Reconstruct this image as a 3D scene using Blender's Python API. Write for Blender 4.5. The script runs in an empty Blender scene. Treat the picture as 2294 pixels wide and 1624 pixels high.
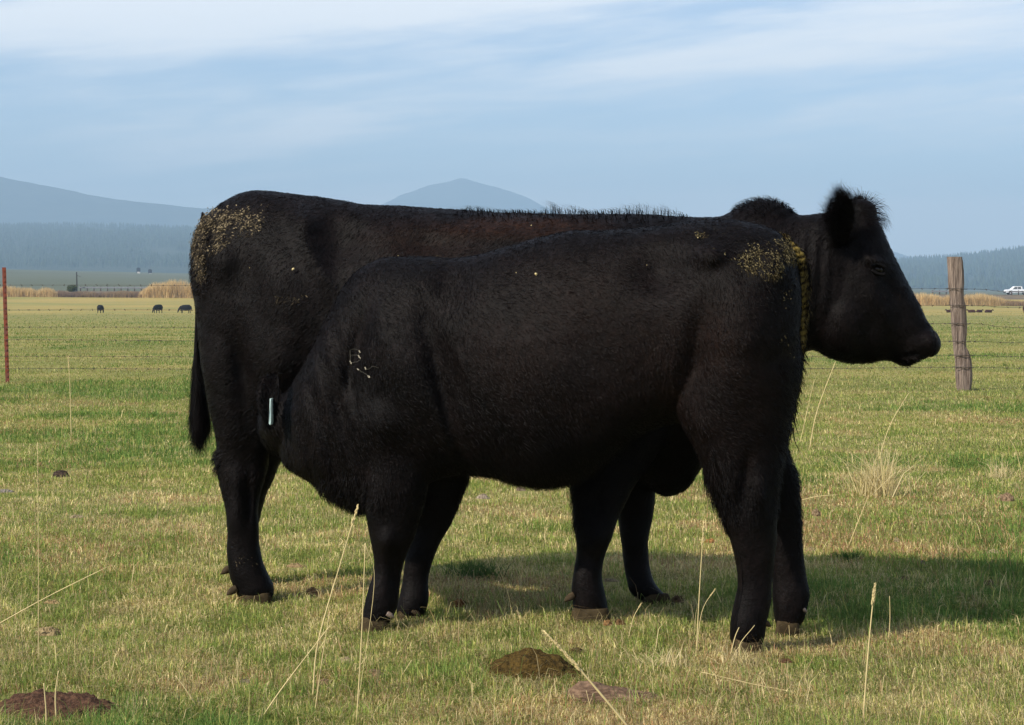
import bpy, bmesh, math, random
import numpy as np
from mathutils import Vector
from mathutils.bvhtree import BVHTree

random.seed(7)
RNG = np.random.default_rng(11)
S = bpy.context.scene
COL = S.collection

# ------------------------------------------------------------------ camera
H = 1.01            # eye height, m
F = 4654.0          # focal length in survey units (photo measured at 2293 x 1624)
CX, HY = 1146.5, 651.4
cam_d = bpy.data.cameras.new('camera')
cam = bpy.data.objects.new('camera', cam_d)
COL.objects.link(cam)
cam.location = (0, 0, H)
cam.rotation_euler = (math.radians(90), 0, 0)
cam_d.sensor_width = 36.0
cam_d.lens = 36.0 * F / 2293.0
cam_d.shift_y = -(812.0 - HY) / 2293.0
cam_d.clip_start = 0.1
cam_d.clip_end = 60000
S.camera = cam

# ------------------------------------------------------------------ world + sun
SUN_EL, SUN_AZ = math.radians(39), math.radians(235)   # azimuth clockwise from +Y
w = bpy.data.worlds.new('World')
S.world = w
w.use_nodes = True
nt = w.node_tree
for n in list(nt.nodes):
    nt.nodes.remove(n)


def N(nt, kind, **kw):
    n = nt.nodes.new(kind)
    for k, v in kw.items():
        if k.startswith('i_'):
            n.inputs[k[2:].replace('_', ' ')].default_value = v
        else:
            setattr(n, k, v)
    return n


def M(nt, op, a, b=None, c=None, clamp=False):
    n = nt.nodes.new('ShaderNodeMath')
    n.operation = op
    n.use_clamp = clamp
    for i, v in enumerate((a, b, c)):
        if v is None:
            continue
        if isinstance(v, (int, float)):
            n.inputs[i].default_value = v
        else:
            nt.links.new(v, n.inputs[i])
    return n.outputs[0]


def MIX(nt, fac, a, b, blend='MIX'):
    n = nt.nodes.new('ShaderNodeMix')
    n.data_type = 'RGBA'
    n.blend_type = blend
    n.clamp_factor = True
    for sock, v in ((n.inputs[0], fac), (n.inputs[6], a), (n.inputs[7], b)):
        if isinstance(v, (int, float)):
            sock.default_value = v
        elif isinstance(v, tuple):
            sock.default_value = v if len(v) == 4 else (*v, 1)
        else:
            nt.links.new(v, sock)
    return n.outputs[2]


def RAMP(nt, fac, lo, hi):
    n = nt.nodes.new('ShaderNodeMapRange')
    n.interpolation_type = 'SMOOTHSTEP'
    nt.links.new(fac, n.inputs[0])
    n.inputs[1].default_value = lo
    n.inputs[2].default_value = hi
    return n.outputs[0]


SKY_STRENGTH = 0.105
sky = N(nt, 'ShaderNodeTexSky', sky_type='NISHITA', sun_disc=False, sun_elevation=SUN_EL,
        sun_rotation=SUN_AZ, altitude=1200.0, air_density=1.0, dust_density=0.6, ozone_density=2.2)
tc = N(nt, 'ShaderNodeTexCoord')
sep = N(nt, 'ShaderNodeSeparateXYZ')
nt.links.new(tc.outputs['Generated'], sep.inputs[0])
X_, Y_, Z_ = sep.outputs
hor = M(nt, 'SQRT', M(nt, 'ADD', M(nt, 'MULTIPLY', X_, X_), M(nt, 'MULTIPLY', Y_, Y_)))
elev = M(nt, 'DIVIDE', Z_, M(nt, 'MAXIMUM', hor, 0.05))
azim = M(nt, 'ARCTAN2', X_, Y_)


def cloud_noise(sx, sz, skew, scale, detail, rough, dist, off):
    comb = N(nt, 'ShaderNodeCombineXYZ')
    nt.links.new(M(nt, 'MULTIPLY', azim, sx), comb.inputs[0])
    nt.links.new(M(nt, 'ADD', M(nt, 'MULTIPLY', elev, sz), M(nt, 'MULTIPLY', azim, skew)), comb.inputs[1])
    comb.inputs[2].default_value = off
    no = N(nt, 'ShaderNodeTexNoise')
    no.inputs['Scale'].default_value = scale
    no.inputs['Detail'].default_value = detail
    no.inputs['Roughness'].default_value = rough
    no.inputs['Distortion'].default_value = dist
    nt.links.new(comb.outputs[0], no.inputs['Vector'])
    return no.outputs['Fac']


def blob(a0, e0, sa, se, tilt=0.0):
    """soft bank of cloud centred on an azimuth and an elevation"""
    da = M(nt, 'SUBTRACT', azim, a0)
    de = M(nt, 'SUBTRACT', M(nt, 'SUBTRACT', elev, e0), M(nt, 'MULTIPLY', da, tilt))
    q = M(nt, 'ADD', M(nt, 'POWER', M(nt, 'ABSOLUTE', M(nt, 'DIVIDE', da, sa)), 2.0),
          M(nt, 'POWER', M(nt, 'ABSOLUTE', M(nt, 'DIVIDE', de, se)), 2.0))
    return M(nt, 'EXPONENT', M(nt, 'MULTIPLY', q, -1.0))


n1 = cloud_noise(5.0, 34.0, -2.5, 1.0, 6.0, 0.55, 0.5, 3.1)
n2 = cloud_noise(16.0, 130.0, -12.0, 1.0, 5.0, 0.6, 0.4, 9.7)
n3 = cloud_noise(1.2, 6.0, 0.3, 1.0, 4.0, 0.5, 0.3, 5.0)
banks = None
for bl in ((-0.17, 0.129, 0.12, 0.017, 0.10, 0.62), (-0.04, 0.140, 0.13, 0.009, 0.04, 0.42),
           (0.09, 0.110, 0.11, 0.009, 0.08, 0.42), (0.20, 0.124, 0.10, 0.014, 0.02, 0.40),
           (-0.19, 0.085, 0.06, 0.012, 0.0, 0.12), (-0.13, 0.072, 0.09, 0.010, 0.12, 0.34),
           (0.0, 0.036, 0.40, 0.014, 0.0, 0.34), (0.22, 0.026, 0.11, 0.014, 0.0, 0.60),
           (0.02, 0.074, 0.05, 0.004, 0.0, 0.12), (-0.1, 0.043, 0.07, 0.004, 0.0, 0.12)):
    a = M(nt, 'MULTIPLY', blob(*bl[:5]), bl[5])
    banks = a if banks is None else M(nt, 'ADD', banks, a)
mask = M(nt, 'ADD', banks, M(nt, 'MULTIPLY', M(nt, 'SUBTRACT', n1, 0.5), 1.0))
mask = M(nt, 'ADD', mask, M(nt, 'MULTIPLY', M(nt, 'SUBTRACT', n2, 0.5), 0.62))
mask = M(nt, 'ADD', mask, M(nt, 'MULTIPLY', M(nt, 'SUBTRACT', n3, 0.5), 0.4))
mask = RAMP(nt, mask, -0.22, 0.48)
mask = M(nt, 'MULTIPLY', mask, 0.9)
CLOUD = (8.9, 8.7, 8.5)
skycol = MIX(nt, 1.0, sky.outputs[0], (1.06, 1.00, 1.02), 'MULTIPLY')
cl = MIX(nt, mask, skycol, CLOUD)
bg = N(nt, 'ShaderNodeBackground')
bg.inputs[1].default_value = SKY_STRENGTH
nt.links.new(cl, bg.inputs[0])
wo = N(nt, 'ShaderNodeOutputWorld')
nt.links.new(bg.outputs[0], wo.inputs[0])

sd = bpy.data.lights.new('sun', 'SUN')
sd.energy = 4.1
sd.angle = math.radians(0.6)
sd.color = (1.0, 0.93, 0.80)
so = bpy.data.objects.new('sun', sd)
COL.objects.link(so)
tow = Vector((math.sin(SUN_AZ) * math.cos(SUN_EL), math.cos(SUN_AZ) * math.cos(SUN_EL), math.sin(SUN_EL)))
so.rotation_euler = tow.to_track_quat('Z', 'Y').to_euler()
so.location = (-30, -20, 40)

S.view_settings.view_transform = 'Standard'
S.view_settings.look = 'None'
S.view_settings.exposure = 0.62
S.view_settings.gamma = 1.0
S.render.engine = 'CYCLES'
S.cycles.max_bounces = 6
S.cycles.volume_bounces = 0
S.cycles.transparent_max_bounces = 4

# ------------------------------------------------------------------ helpers


def P(px, py, d):
    """surveyed point: bearing px, py (photo units) at depth d metres -> world"""
    return np.array([(px - CX) / F * d, d, H + (HY - py) / F * d])


def ground_d(py):
    return H * F / (py - HY)


def tag(o, label=None, cat=None, group=None, kind=None):
    if label: o['label'] = label
    if cat: o['category'] = cat
    if group: o['group'] = group
    if kind: o['kind'] = kind
    return o


def empty(name, loc, label=None, cat=None, group=None):
    o = bpy.data.objects.new(name, None)
    COL.objects.link(o)
    o.location = loc
    o.empty_display_size = 0.1
    bpy.context.view_layer.update()
    return tag(o, label, cat, group)


def mesh_from(name, V, Fc, mat, parent=None, smooth=False, cols=None, loc=None):
    """V (n,3) world coords; Fc list of index tuples or an (m,3|4) array"""
    V = np.asarray(V, dtype=np.float32)
    org = np.zeros(3)
    if parent is not None:
        org = np.array(parent.location)
        if parent.parent is not None:
            org = org + np.array(parent.parent.location)
    elif loc is not None:
        org = np.array(loc)
    me = bpy.data.meshes.new(name)
    if isinstance(Fc, np.ndarray):
        k = Fc.shape[1]
        me.vertices.add(len(V))
        me.vertices.foreach_set('co', (V - org).astype(np.float32).ravel())
        me.loops.add(Fc.size)
        me.loops.foreach_set('vertex_index', Fc.astype(np.int32).ravel())
        me.polygons.add(len(Fc))
        me.polygons.foreach_set('loop_start', np.arange(0, Fc.size, k, dtype=np.int32))
        me.update(calc_edges=True)
    else:
        me.from_pydata([tuple(v) for v in (V - org)], [], [tuple(f) for f in Fc])
        me.update()
    if cols is not None:
        at = me.color_attributes.new('tint', 'FLOAT_COLOR', 'POINT')
        c = np.ones((len(V), 4), dtype=np.float32)
        c[:, :3] = cols
        at.data.foreach_set('color', c.ravel())
    if smooth:
        me.polygons.foreach_set('use_smooth', np.ones(len(me.polygons), dtype=bool))
    me.materials.append(mat)
    o = bpy.data.objects.new(name, me)
    COL.objects.link(o)
    if parent is not None:
        o.parent = parent
    elif loc is not None:
        o.location = loc
    return o


def _h(ix, iy, iz, seed):
    n = (ix.astype(np.int64) * 374761393 + iy.astype(np.int64) * 668265263 + iz.astype(np.int64) * 2147483647 + seed * 144269504) & 0xffffffff
    n = ((n ^ (n >> 13)) * 1274126177) & 0xffffffff
    n = (n ^ (n >> 16)) & 0xffffffff
    return n / 4294967295.0


def vnoise(p, scale, seed=0, octaves=3):
    p = np.asarray(p, dtype=np.float64)
    out = np.zeros(len(p)); amp = 1.0; tot = 0.0
    for o in range(octaves):
        q = p * scale * (2 ** o) + 17.3 * o
        i = np.floor(q).astype(np.int64)
        f = q - i
        f = f * f * (3 - 2 * f)
        r = 0
        for a in (0, 1):
            for b in (0, 1):
                for c in (0, 1):
                    wgt = (f[:, 0] if a else 1 - f[:, 0]) * (f[:, 1] if b else 1 - f[:, 1]) * (f[:, 2] if c else 1 - f[:, 2])
                    r = r + wgt * _h(i[:, 0] + a, i[:, 1] + b, i[:, 2] + c, seed + o)
        out += r * amp; tot += amp; amp *= 0.5
    return out / tot          # 0..1


# ------------------------------------------------------------------ materials


def base_mat(name, rough=0.8, spec=0.3):
    m = bpy.data.materials.new(name)
    m.use_nodes = True
    t = m.node_tree
    b = t.nodes['Principled BSDF']
    b.inputs['Roughness'].default_value = rough
    b.inputs['Specular IOR Level'].default_value = spec
    return m, t, b


def plain(name, col, rough=0.8, spec=0.3, var=0.25, scale=20.0, bump=0.0, stretch=(1, 1, 1), metal=0.0, col2=None):
    m, t, b = base_mat(name, rough, spec)
    c = N(t, 'ShaderNodeTexCoord')
    mp = N(t, 'ShaderNodeMapping')
    mp.inputs['Scale'].default_value = stretch
    t.links.new(c.outputs['Object'], mp.inputs[0])
    n = N(t, 'ShaderNodeTexNoise', i_Scale=scale, i_Detail=6.0, i_Roughness=0.65)
    t.links.new(mp.outputs[0], n.inputs['Vector'])
    f = RAMP(t, n.outputs['Fac'], 0.3, 0.7)
    c2 = col2 if col2 else tuple(x * (1 - var) for x in col)
    c1 = tuple(min(1, x * (1 + (0 if col2 else var))) for x in col)
    t.links.new(MIX(t, f, c2, c1), b.inputs['Base Color'])
    b.inputs['Metallic'].default_value = metal
    if bump:
        bp = N(t, 'ShaderNodeBump', i_Strength=1.0, i_Distance=bump)
        t.links.new(n.outputs['Fac'], bp.inputs['Height'])
        t.links.new(bp.outputs[0], b.inputs['Normal'])
    return m


def tint_mat(name, rough=0.8, spec=0.2, trans=0.0, sheen=0.0, noise=0.0, nscale=60.0):
    m, t, b = base_mat(name, rough, spec)
    a = N(t, 'ShaderNodeAttribute', attribute_name='tint')
    colr = a.outputs['Color']
    if noise:
        c = N(t, 'ShaderNodeTexCoord')
        n = N(t, 'ShaderNodeTexNoise', i_Scale=nscale, i_Detail=5.0, i_Roughness=0.7)
        t.links.new(c.outputs['Object'], n.inputs['Vector'])
        f = RAMP(t, n.outputs['Fac'], 0.25, 0.75)
        k = M(t, 'ADD', M(t, 'MULTIPLY', f, noise * 2), 1.0 - noise)
        cc = N(t, 'ShaderNodeCombineXYZ')
        for i in range(3):
            t.links.new(k, cc.inputs[i])
        colr = MIX(t, 1.0, colr, cc.outputs[0], 'MULTIPLY')
        bp = N(t, 'ShaderNodeBump', i_Strength=0.8, i_Distance=0.004)
        t.links.new(n.outputs['Fac'], bp.inputs['Height'])
        t.links.new(bp.outputs[0], b.inputs['Normal'])
    t.links.new(colr, b.inputs['Base Color'])
    if sheen:
        b.inputs['Sheen Weight'].default_value = sheen
        b.inputs['Sheen Roughness'].default_value = 0.5
        b.inputs['Sheen Tint'].default_value = (0.75, 0.82, 1.0, 1)
    if trans:
        tr = N(t, 'ShaderNodeBsdfTranslucent')
        t.links.new(colr, tr.inputs[0])
        mx = N(t, 'ShaderNodeMixShader', i_Fac=trans)
        t.links.new(b.outputs[0], mx.inputs[1])
        t.links.new(tr.outputs[0], mx.inputs[2])
        t.links.new(mx.outputs[0], t.nodes['Material Output'].inputs['Surface'])
    return m


MAT = {}
MAT['coat'] = tint_mat('black_coat', rough=0.5, spec=0.07, noise=0.35, nscale=90.0)
MAT['grass'] = tint_mat('grass_blades', rough=0.7, spec=0.15, trans=0.35)
MAT['straw'] = plain('straw', (0.54, 0.43, 0.21), 0.6, 0.3, 0.15, 12)
MAT['hoof'] = plain('hoof_horn', (0.045, 0.033, 0.018), 0.85, 0.04, 0.45, 30, 0.002)
MAT['dewclaw'] = plain('dewclaw_horn', (0.050, 0.036, 0.022), 0.85, 0.04, 0.3, 50, 0.001)
MAT['dewpale'] = plain('pale_dewclaw_horn', (0.15, 0.11, 0.085), 0.5, 0.4, 0.3, 50, 0.001)
MAT['eye'] = plain('eye_surface', (0.004, 0.003, 0.003), 0.3, 0.25, 0.1, 10)
MAT['nose'] = plain('moist_nose_skin', (0.007, 0.007, 0.008), 0.55, 0.12, 0.3, 160, 0.002)
MAT['brand'] = tint_mat('brand_skin_with_highlights', 0.6, 0.2)
MAT['tagm'] = plain('ear_tag_plastic', (0.45, 0.58, 0.56), 0.4, 0.4, 0.2, 30)
MAT['tagg'] = plain('ear_tag_stud', (0.03, 0.16, 0.13), 0.4, 0.4, 0.2, 30)
MAT['wood'] = plain('weathered_wood', (0.31, 0.24, 0.195), 0.9, 0.1, 0.3, 4.0, 0.03, (13, 13, 1.1), col2=(0.085, 0.06, 0.05))
MAT['rust'] = plain('rusty_red_steel', (0.20, 0.045, 0.022), 0.85, 0.2, 0.3, 25, 0.001, col2=(0.12, 0.05, 0.04))
MAT['wire'] = plain('old_wire', (0.055, 0.045, 0.038), 0.7, 0.3, 0.3, 9)
MAT['road'] = plain('asphalt', (0.09, 0.09, 0.095), 0.9, 0.2, 0.2, 3)
MAT['rail'] = plain('galvanised_rail', (0.20, 0.205, 0.22), 0.5, 0.4, 0.15, 2)
MAT['railpost'] = plain('rail_post', (0.07, 0.05, 0.04), 0.8, 0.2, 0.2, 2)
MAT['paint'] = plain('white_car_paint', (0.86, 0.87, 0.88), 0.3, 0.5, 0.03, 2)
MAT['glass'] = plain('dark_window_glass', (0.10, 0.11, 0.12), 0.15, 0.6, 0.1, 2)
MAT['tyre'] = plain('tyre_rubber', (0.02, 0.02, 0.022), 0.9, 0.2, 0.2, 5)
MAT['hub'] = plain('wheel_rim', (0.35, 0.35, 0.36), 0.4, 0.5, 0.2, 5)
MAT['trim'] = plain('black_trim', (0.03, 0.03, 0.035), 0.6, 0.3, 0.2, 5)
MAT['lamp'] = plain('lamp_glass', (0.7, 0.7, 0.68), 0.2, 0.5, 0.1, 5)
MAT['farcow'] = plain('far_black_coat', (0.012, 0.011, 0.011), 0.8, 0.15, 0.3, 8)
MAT['farbrown'] = plain('far_brown_coat', (0.045, 0.018, 0.012), 0.8, 0.15, 0.3, 8)
MAT['polewood'] = plain('dark_pole_wood', (0.05, 0.045, 0.04), 0.9, 0.1, 0.2, 4)
MAT['shed'] = plain('dark_shed_wall', (0.02, 0.022, 0.025), 0.8, 0.2, 0.2, 1)
MAT['pale'] = plain('pale_ground_pad', (0.5, 0.47, 0.42), 0.9, 0.2, 0.1, 1)

# ------------------------------------------------------------------ terrain
LD = np.log(np.array([1.0, 26, 40, 60, 90, 150, 262, 350, 440, 468, 484, 520, 700, 1500, 3000]))
YL = [None, None, None, 736, 727, 716, 701.5, 686, 669.5, 650.5, 650.5, 656, 648, 605, 606]
YR = [None, None, None, 736, 728, 718, 704, 696.5, 685, 660.5, 660.5, 668, 664, 658, 652]
for arr in (YL, YR):
    for i, dd in enumerate([1.0, 26, 40]):
        arr[i] = HY + H * F / dd
YL = np.array(YL, float); YR = np.array(YR, float)
ZL = H + (HY - YL) / F * np.exp(LD)
ZR = H + (HY - YR) / F * np.exp(LD)
ZL[:3] = 0; ZR[:3] = 0


def terrain_z(x, y):
    x = np.asarray(x, float); y = np.asarray(y, float)
    yy = np.clip(y, 1, 3000)
    t = np.clip((x / np.maximum(yy, 1) * F + CX) / 2293.0, -0.3, 1.3)
    l = np.log(yy)
    zl = np.interp(l, LD, ZL); zr = np.interp(l, LD, ZR)
    return zl + (zr - zl) * t


def grid_mesh(xs_fn, ys, nx):
    V = []; Fc = []
    for j, y in enumerate(ys):
        x = xs_fn(y)
        V.append(np.stack([x, np.full(nx, y), np.zeros(nx)], 1))
    V = np.concatenate(V)
    idx = np.arange(len(ys) * nx).reshape(len(ys), nx)
    Fc = np.stack([idx[:-1, :-1].ravel(), idx[:-1, 1:].ravel(), idx[1:, 1:].ravel(), idx[1:, :-1].ravel()], 1)
    return V, Fc


def grass_ground_mat():
    m, t, b = base_mat('pasture_ground', 0.95, 0.1)
    c = N(t, 'ShaderNodeTexCoord')
    g = N(t, 'ShaderNodeTexNoise', i_Scale=0.35, i_Detail=7.0, i_Roughness=0.62)
    t.links.new(c.outputs['Object'], g.inputs['Vector'])
    g2 = N(t, 'ShaderNodeTexNoise', i_Scale=0.03, i_Detail=5.0, i_Roughness=0.6)
    t.links.new(c.outputs['Object'], g2.inputs['Vector'])
    g3 = N(t, 'ShaderNodeTexNoise', i_Scale=9.0, i_Detail=8.0, i_Roughness=0.75)
    t.links.new(c.outputs['Object'], g3.inputs['Vector'])
    sp = N(t, 'ShaderNodeSeparateXYZ')
    t.links.new(c.outputs['Object'], sp.inputs[0])
    # autumn-dry grass beyond ~180 m of open field
    far = RAMP(t, M(t, 'ADD', sp.outputs[1], M(t, 'MULTIPLY', M(t, 'SUBTRACT', g2.outputs['Fac'], 0.5), 160)), 190, 275)
    green = MIX(t, RAMP(t, g.outputs['Fac'], 0.38, 0.62), (0.165, 0.185, 0.05), (0.30, 0.26, 0.085))
    dry = MIX(t, RAMP(t, g2.outputs['Fac'], 0.35, 0.65), (0.42, 0.31, 0.095), (0.28, 0.26, 0.075))
    colr = MIX(t, far, green, dry)
    colr = MIX(t, M(t, 'MULTIPLY', RAMP(t, g3.outputs['Fac'], 0.35, 0.65), 0.35), colr, (0.13, 0.10, 0.05))
    t.links.new(colr, b.inputs['Base Color'])
    bp = N(t, 'ShaderNodeBump', i_Strength=0.7, i_Distance=0.03)
    t.links.new(g3.outputs['Fac'], bp.inputs['Height'])
    t.links.new(bp.outputs[0], b.inputs['Normal'])
    return m


NXG = 90
ysg = np.concatenate([np.linspace(-40, 2, 5), np.arange(3, 30, 0.25), np.exp(np.linspace(math.log(30), math.log(455), 110))])
V, Fc = grid_mesh(lambda y: np.linspace(-1, 1, NXG) ** 3 * max(60, abs(y) * 0.75) + np.linspace(-1, 1, NXG) * 8, ysg, NXG)
V[:, 2] = terrain_z(V[:, 0], V[:, 1])
near = np.clip((40 - V[:, 1]) / 20, 0, 1) * np.clip((V[:, 1]) / 3, 0, 1)
V[:, 2] += (vnoise(V, 1.1, 5, 3) - 0.5) * 0.035 * near


def ground_z(x, y):
    p = np.stack([np.asarray(x, float), np.asarray(y, float), np.zeros(np.size(x))], 1) if np.ndim(x) else np.array([[x, y, 0.0]])
    nr = np.clip((40 - p[:, 1]) / 20, 0, 1) * np.clip(p[:, 1] / 3, 0, 1)
    z = terrain_z(p[:, 0], p[:, 1]) + (vnoise(p, 1.1, 5, 3) - 0.5) * 0.035 * nr
    return z if np.ndim(x) else float(z[0])


tag(mesh_from('field', V, Fc, grass_ground_mat(), smooth=True), 'short green and straw coloured pasture', kind='structure')

# embankment + plain beyond the road
def xs_wide(y):
    return np.linspace(-1, 1, 60) * (y * 0.75 + 20)
bank_m = plain('rough_bank', (0.20, 0.155, 0.10), 0.95, 0.1, 0.3, 0.25, 0.0, col2=(0.12, 0.095, 0.07))
V, Fc = grid_mesh(xs_wide, np.array([452, 455.5, 460, 464, 468.0]), 60)
V[:, 2] = terrain_z(V[:, 0], V[:, 1])
V[V[:, 1] < 453, 2] -= 0.6
tag(mesh_from('road_embankment', V, Fc, bank_m, smooth=True), kind='structure')
V, Fc = grid_mesh(xs_wide, np.array([467.9, 484.0]), 60)
V[:, 2] = terrain_z(V[:, 0], V[:, 1]) + 0.02
tag(mesh_from('road', V, Fc, MAT['road']), kind='structure')
plain_m = plain('distant_plain', (0.125, 0.135, 0.095), 0.95, 0.1, 0.25, 0.006, 0.0, (1, 0.3, 1), col2=(0.10, 0.11, 0.065))  # base colour shifted bluer to carry some of the haze
V, Fc = grid_mesh(xs_wide, np.array([483.9, 500, 540, 600, 700, 900, 1200, 1600, 2100, 2600, 3000, 3400]), 60)
V[:, 2] = terrain_z(V[:, 0], V[:, 1])
tag(mesh_from('plain', V, Fc, plain_m, smooth=True), kind='structure')

# forested ridge, as terrain in polar strips
RX = np.array([-900, -400, 0, 200, 440, 700, 1000, 1500, 1850, 2010, 2060, 2130, 2200, 2260, 2293, 2500, 3200])
RT = np.array([500, 503, 509, 507, 516, 530, 560, 590, 597, 594, 590, 586, 579, 570, 567, 548, 540])
RB = np.array([606, 606, 606, 604, 603, 615, 630, 645, 655, 656, 656, 656, 656, 656, 656, 656, 656])


def ridge_y(px, s):
    top = np.interp(px, RX, RT); bot = np.interp(px, RX, RB)
    return bot + (top - bot) * np.sin(np.clip(s, 0, 1.0) * math.pi / 2)


px = np.arange(-900, 3201, 25.0)
ss = np.array([-0.15, 0, .1, .2, .3, .4, .5, .6, .7, .8, .9, 1.0, 1.08, 1.25])
rows = []
for s in ss:
    d = 3000 + 2300 * s
    if s < 0:
        yv = ridge_y(px, 0); z = H + (HY - yv) / F * 3000 - 30
    elif s <= 1:
        z = H + (HY - ridge_y(px, s)) / F * d
    else:
        z = (H + (HY - ridge_y(px, 1)) / F * 5300) * (1 - (s - 1) * 2.2)
    rows.append(np.stack([(px - CX) / F * d, np.full(len(px), d), z], 1))
V = np.concatenate(rows)
V[:, 2] += (vnoise(V, 1 / 260., 3, 3) - 0.5) * 22 * (V[:, 1] > 3500)
idx = np.arange(len(ss) * len(px)).reshape(len(ss), len(px))
Fc = np.stack([idx[:-1, :-1].ravel(), idx[:-1, 1:].ravel(), idx[1:, 1:].ravel(), idx[1:, :-1].ravel()], 1)
forest_floor = plain('forest_floor', (0.055, 0.065, 0.035), 0.95, 0.1, 0.3, 0.01, 0.0, col2=(0.03, 0.04, 0.022))
tag(mesh_from('hills', V, Fc, forest_floor, smooth=True), 'long low wooded ridge behind the pasture', kind='structure')
# conifers on the ridge
NT = 60000
tp = RNG.uniform(-500, 2900, NT)
ts = RNG.uniform(0.02, 1.03, NT)
keep = (tp < 560) | (tp > 1850) | (RNG.random(NT) < 0.25)
tp, ts = tp[keep], ts[keep]
td = 3000 + 2300 * ts
tx = (tp - CX) / F * td
tz = H + (HY - ridge_y(tp, ts)) / F * td
pts = np.stack([tx, td, tz], 1)
clear = vnoise(pts * [1, 0.4, 1], 1 / 180., 8, 3)
keep = clear > 0.30
pts = pts[keep]
tz = pts[:, 2] + (vnoise(np.stack([pts[:, 0], pts[:, 1], np.zeros(len(pts))], 1), 1 / 260., 3, 3) - 0.5) * 0
n = len(pts)
hh = (6 + 11 * RNG.random(n) ** 2.2) * np.where(pts[:, 0] > 0, 1.35, 0.85)
rr = hh * (0.17 + 0.1 * RNG.random(n))
V = np.zeros((n, 2, 6, 3)); ang = np.arange(5) / 5 * 2 * math.pi
for k, (b0, b1, rs) in enumerate(((-0.9, 0.75, 1.0), (0.38, 1.05, 0.62))):
    a = ang[None] + RNG.random((n, 1)) * 6
    V[:, k, :5, 0] = pts[:, None, 0] + np.cos(a) * rr[:, None] * rs
    V[:, k, :5, 1] = pts[:, None, 1] + np.sin(a) * rr[:, None] * rs
    V[:, k, :5, 2] = pts[:, None, 2] + hh[:, None] * (b0 + 0.06 * RNG.random((n, 5)))
    V[:, k, 5] = pts + np.stack([np.zeros(n), np.zeros(n), hh * b1], 1)
V = V.reshape(-1, 3)
base = np.arange(n * 2)[:, None] * 6
Fc = np.concatenate([np.concatenate([base + i, base + (i + 1) % 5, base + 5], 1) for i in range(5)])
tcol = np.array([[0.026, 0.046, 0.030]]) * (0.5 + 1.0 * RNG.random((n, 1))) + np.array([[0.02, 0.012, 0.0]]) * RNG.random((n, 1))
tcol = np.repeat(tcol, 12, axis=0)
tag(mesh_from('far_forest', V, Fc, tint_mat('conifer_foliage', 0.9, 0.1), cols=tcol),
    'hazy conifer forest covering the distant ridge', 'forest', kind='stuff')


def mountain(name, prof, d0, depth, label, seed):
    xs = np.array([p[0] for p in prof], float); ys = np.array([p[1] for p in prof], float)
    px = np.linspace(xs[0], xs[-1], 110)
    yt = np.interp(px, xs, ys)
    k = np.array([0.25, 0.5, 0.25])
    yt = np.convolve(np.pad(yt, 1, mode='edge'), k, 'valid')
    ss = np.linspace(-1, 1, 33)
    rows = []
    for s in ss:
        d = d0 + depth * s
        top = (HY - yt) / F * d0
        prof_s = (1 - abs(s)) ** 0.9
        rows.append(np.stack([(px - CX) / F * d0, np.full(len(px), d), top * prof_s - 30 * abs(s)], 1))
    V = np.concatenate(rows)
    s_all = np.repeat(np.abs(ss), len(px))
    amp = np.repeat(((HY - yt) / F * d0)[None], len(ss), 0).ravel()
    V[:, 2] += (np.abs(vnoise(V, 1 / 500., seed, 4) - 0.5)) * amp * 0.45 * (1 - np.abs(s_all)) * np.clip(s_all * 5, 0, 1) * -1 + (vnoise(V, 1 / 70., seed + 4, 2) - 0.5) * 9
    idx = np.arange(len(ss) * len(px)).reshape(len(ss), len(px))
    Fc = np.stack([idx[:-1, :-1].ravel(), idx[:-1, 1:].ravel(), idx[1:, 1:].ravel(), idx[1:, :-1].ravel()], 1)
    m = plain(name + '_cover', (0.07, 0.085, 0.06), 0.95, 0.1, 0.3, 0.012, 0.0, (1, 1, 2.5), col2=(0.03, 0.045, 0.035))
    tag(mesh_from(name, V, Fc, m, smooth=True), label, kind='structure')


mountain('mountain', [(-1400, 520), (-900, 300), (-500, 315), (-200, 360), (0, 395), (100, 415), (200, 436), (300, 450), (400, 462), (450, 468),
                      (490, 464), (540, 460), (640, 490), (800, 560), (950, 640)], 7600, 1500, 'broad blue mountain slope rising to the left', 21)
mountain('mountain', [(700, 560), (780, 515), (850, 461), (900, 436), (960, 415), (1010, 406), (1035, 398), (1062, 407), (1100, 416), (1150, 430),
                      (1190, 447), (1250, 478), (1350, 520), (1500, 590)], 10500, 1300, 'pale blue cone shaped mountain in the centre', 33)
mountain('mountain', [(930, 500), (1010, 462), (1050, 458), (1100, 462), (1200, 500), (1300, 600)], 8300, 700, 'low pale foothill in front of the centre mountain', 40)
mountain('mountain', [(1700, 600), (1850, 535), (1950, 545), (2000, 562), (2060, 583), (2150, 600), (2300, 640)], 9300, 900, 'faint blue slope behind the head of the cow', 50)

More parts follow.
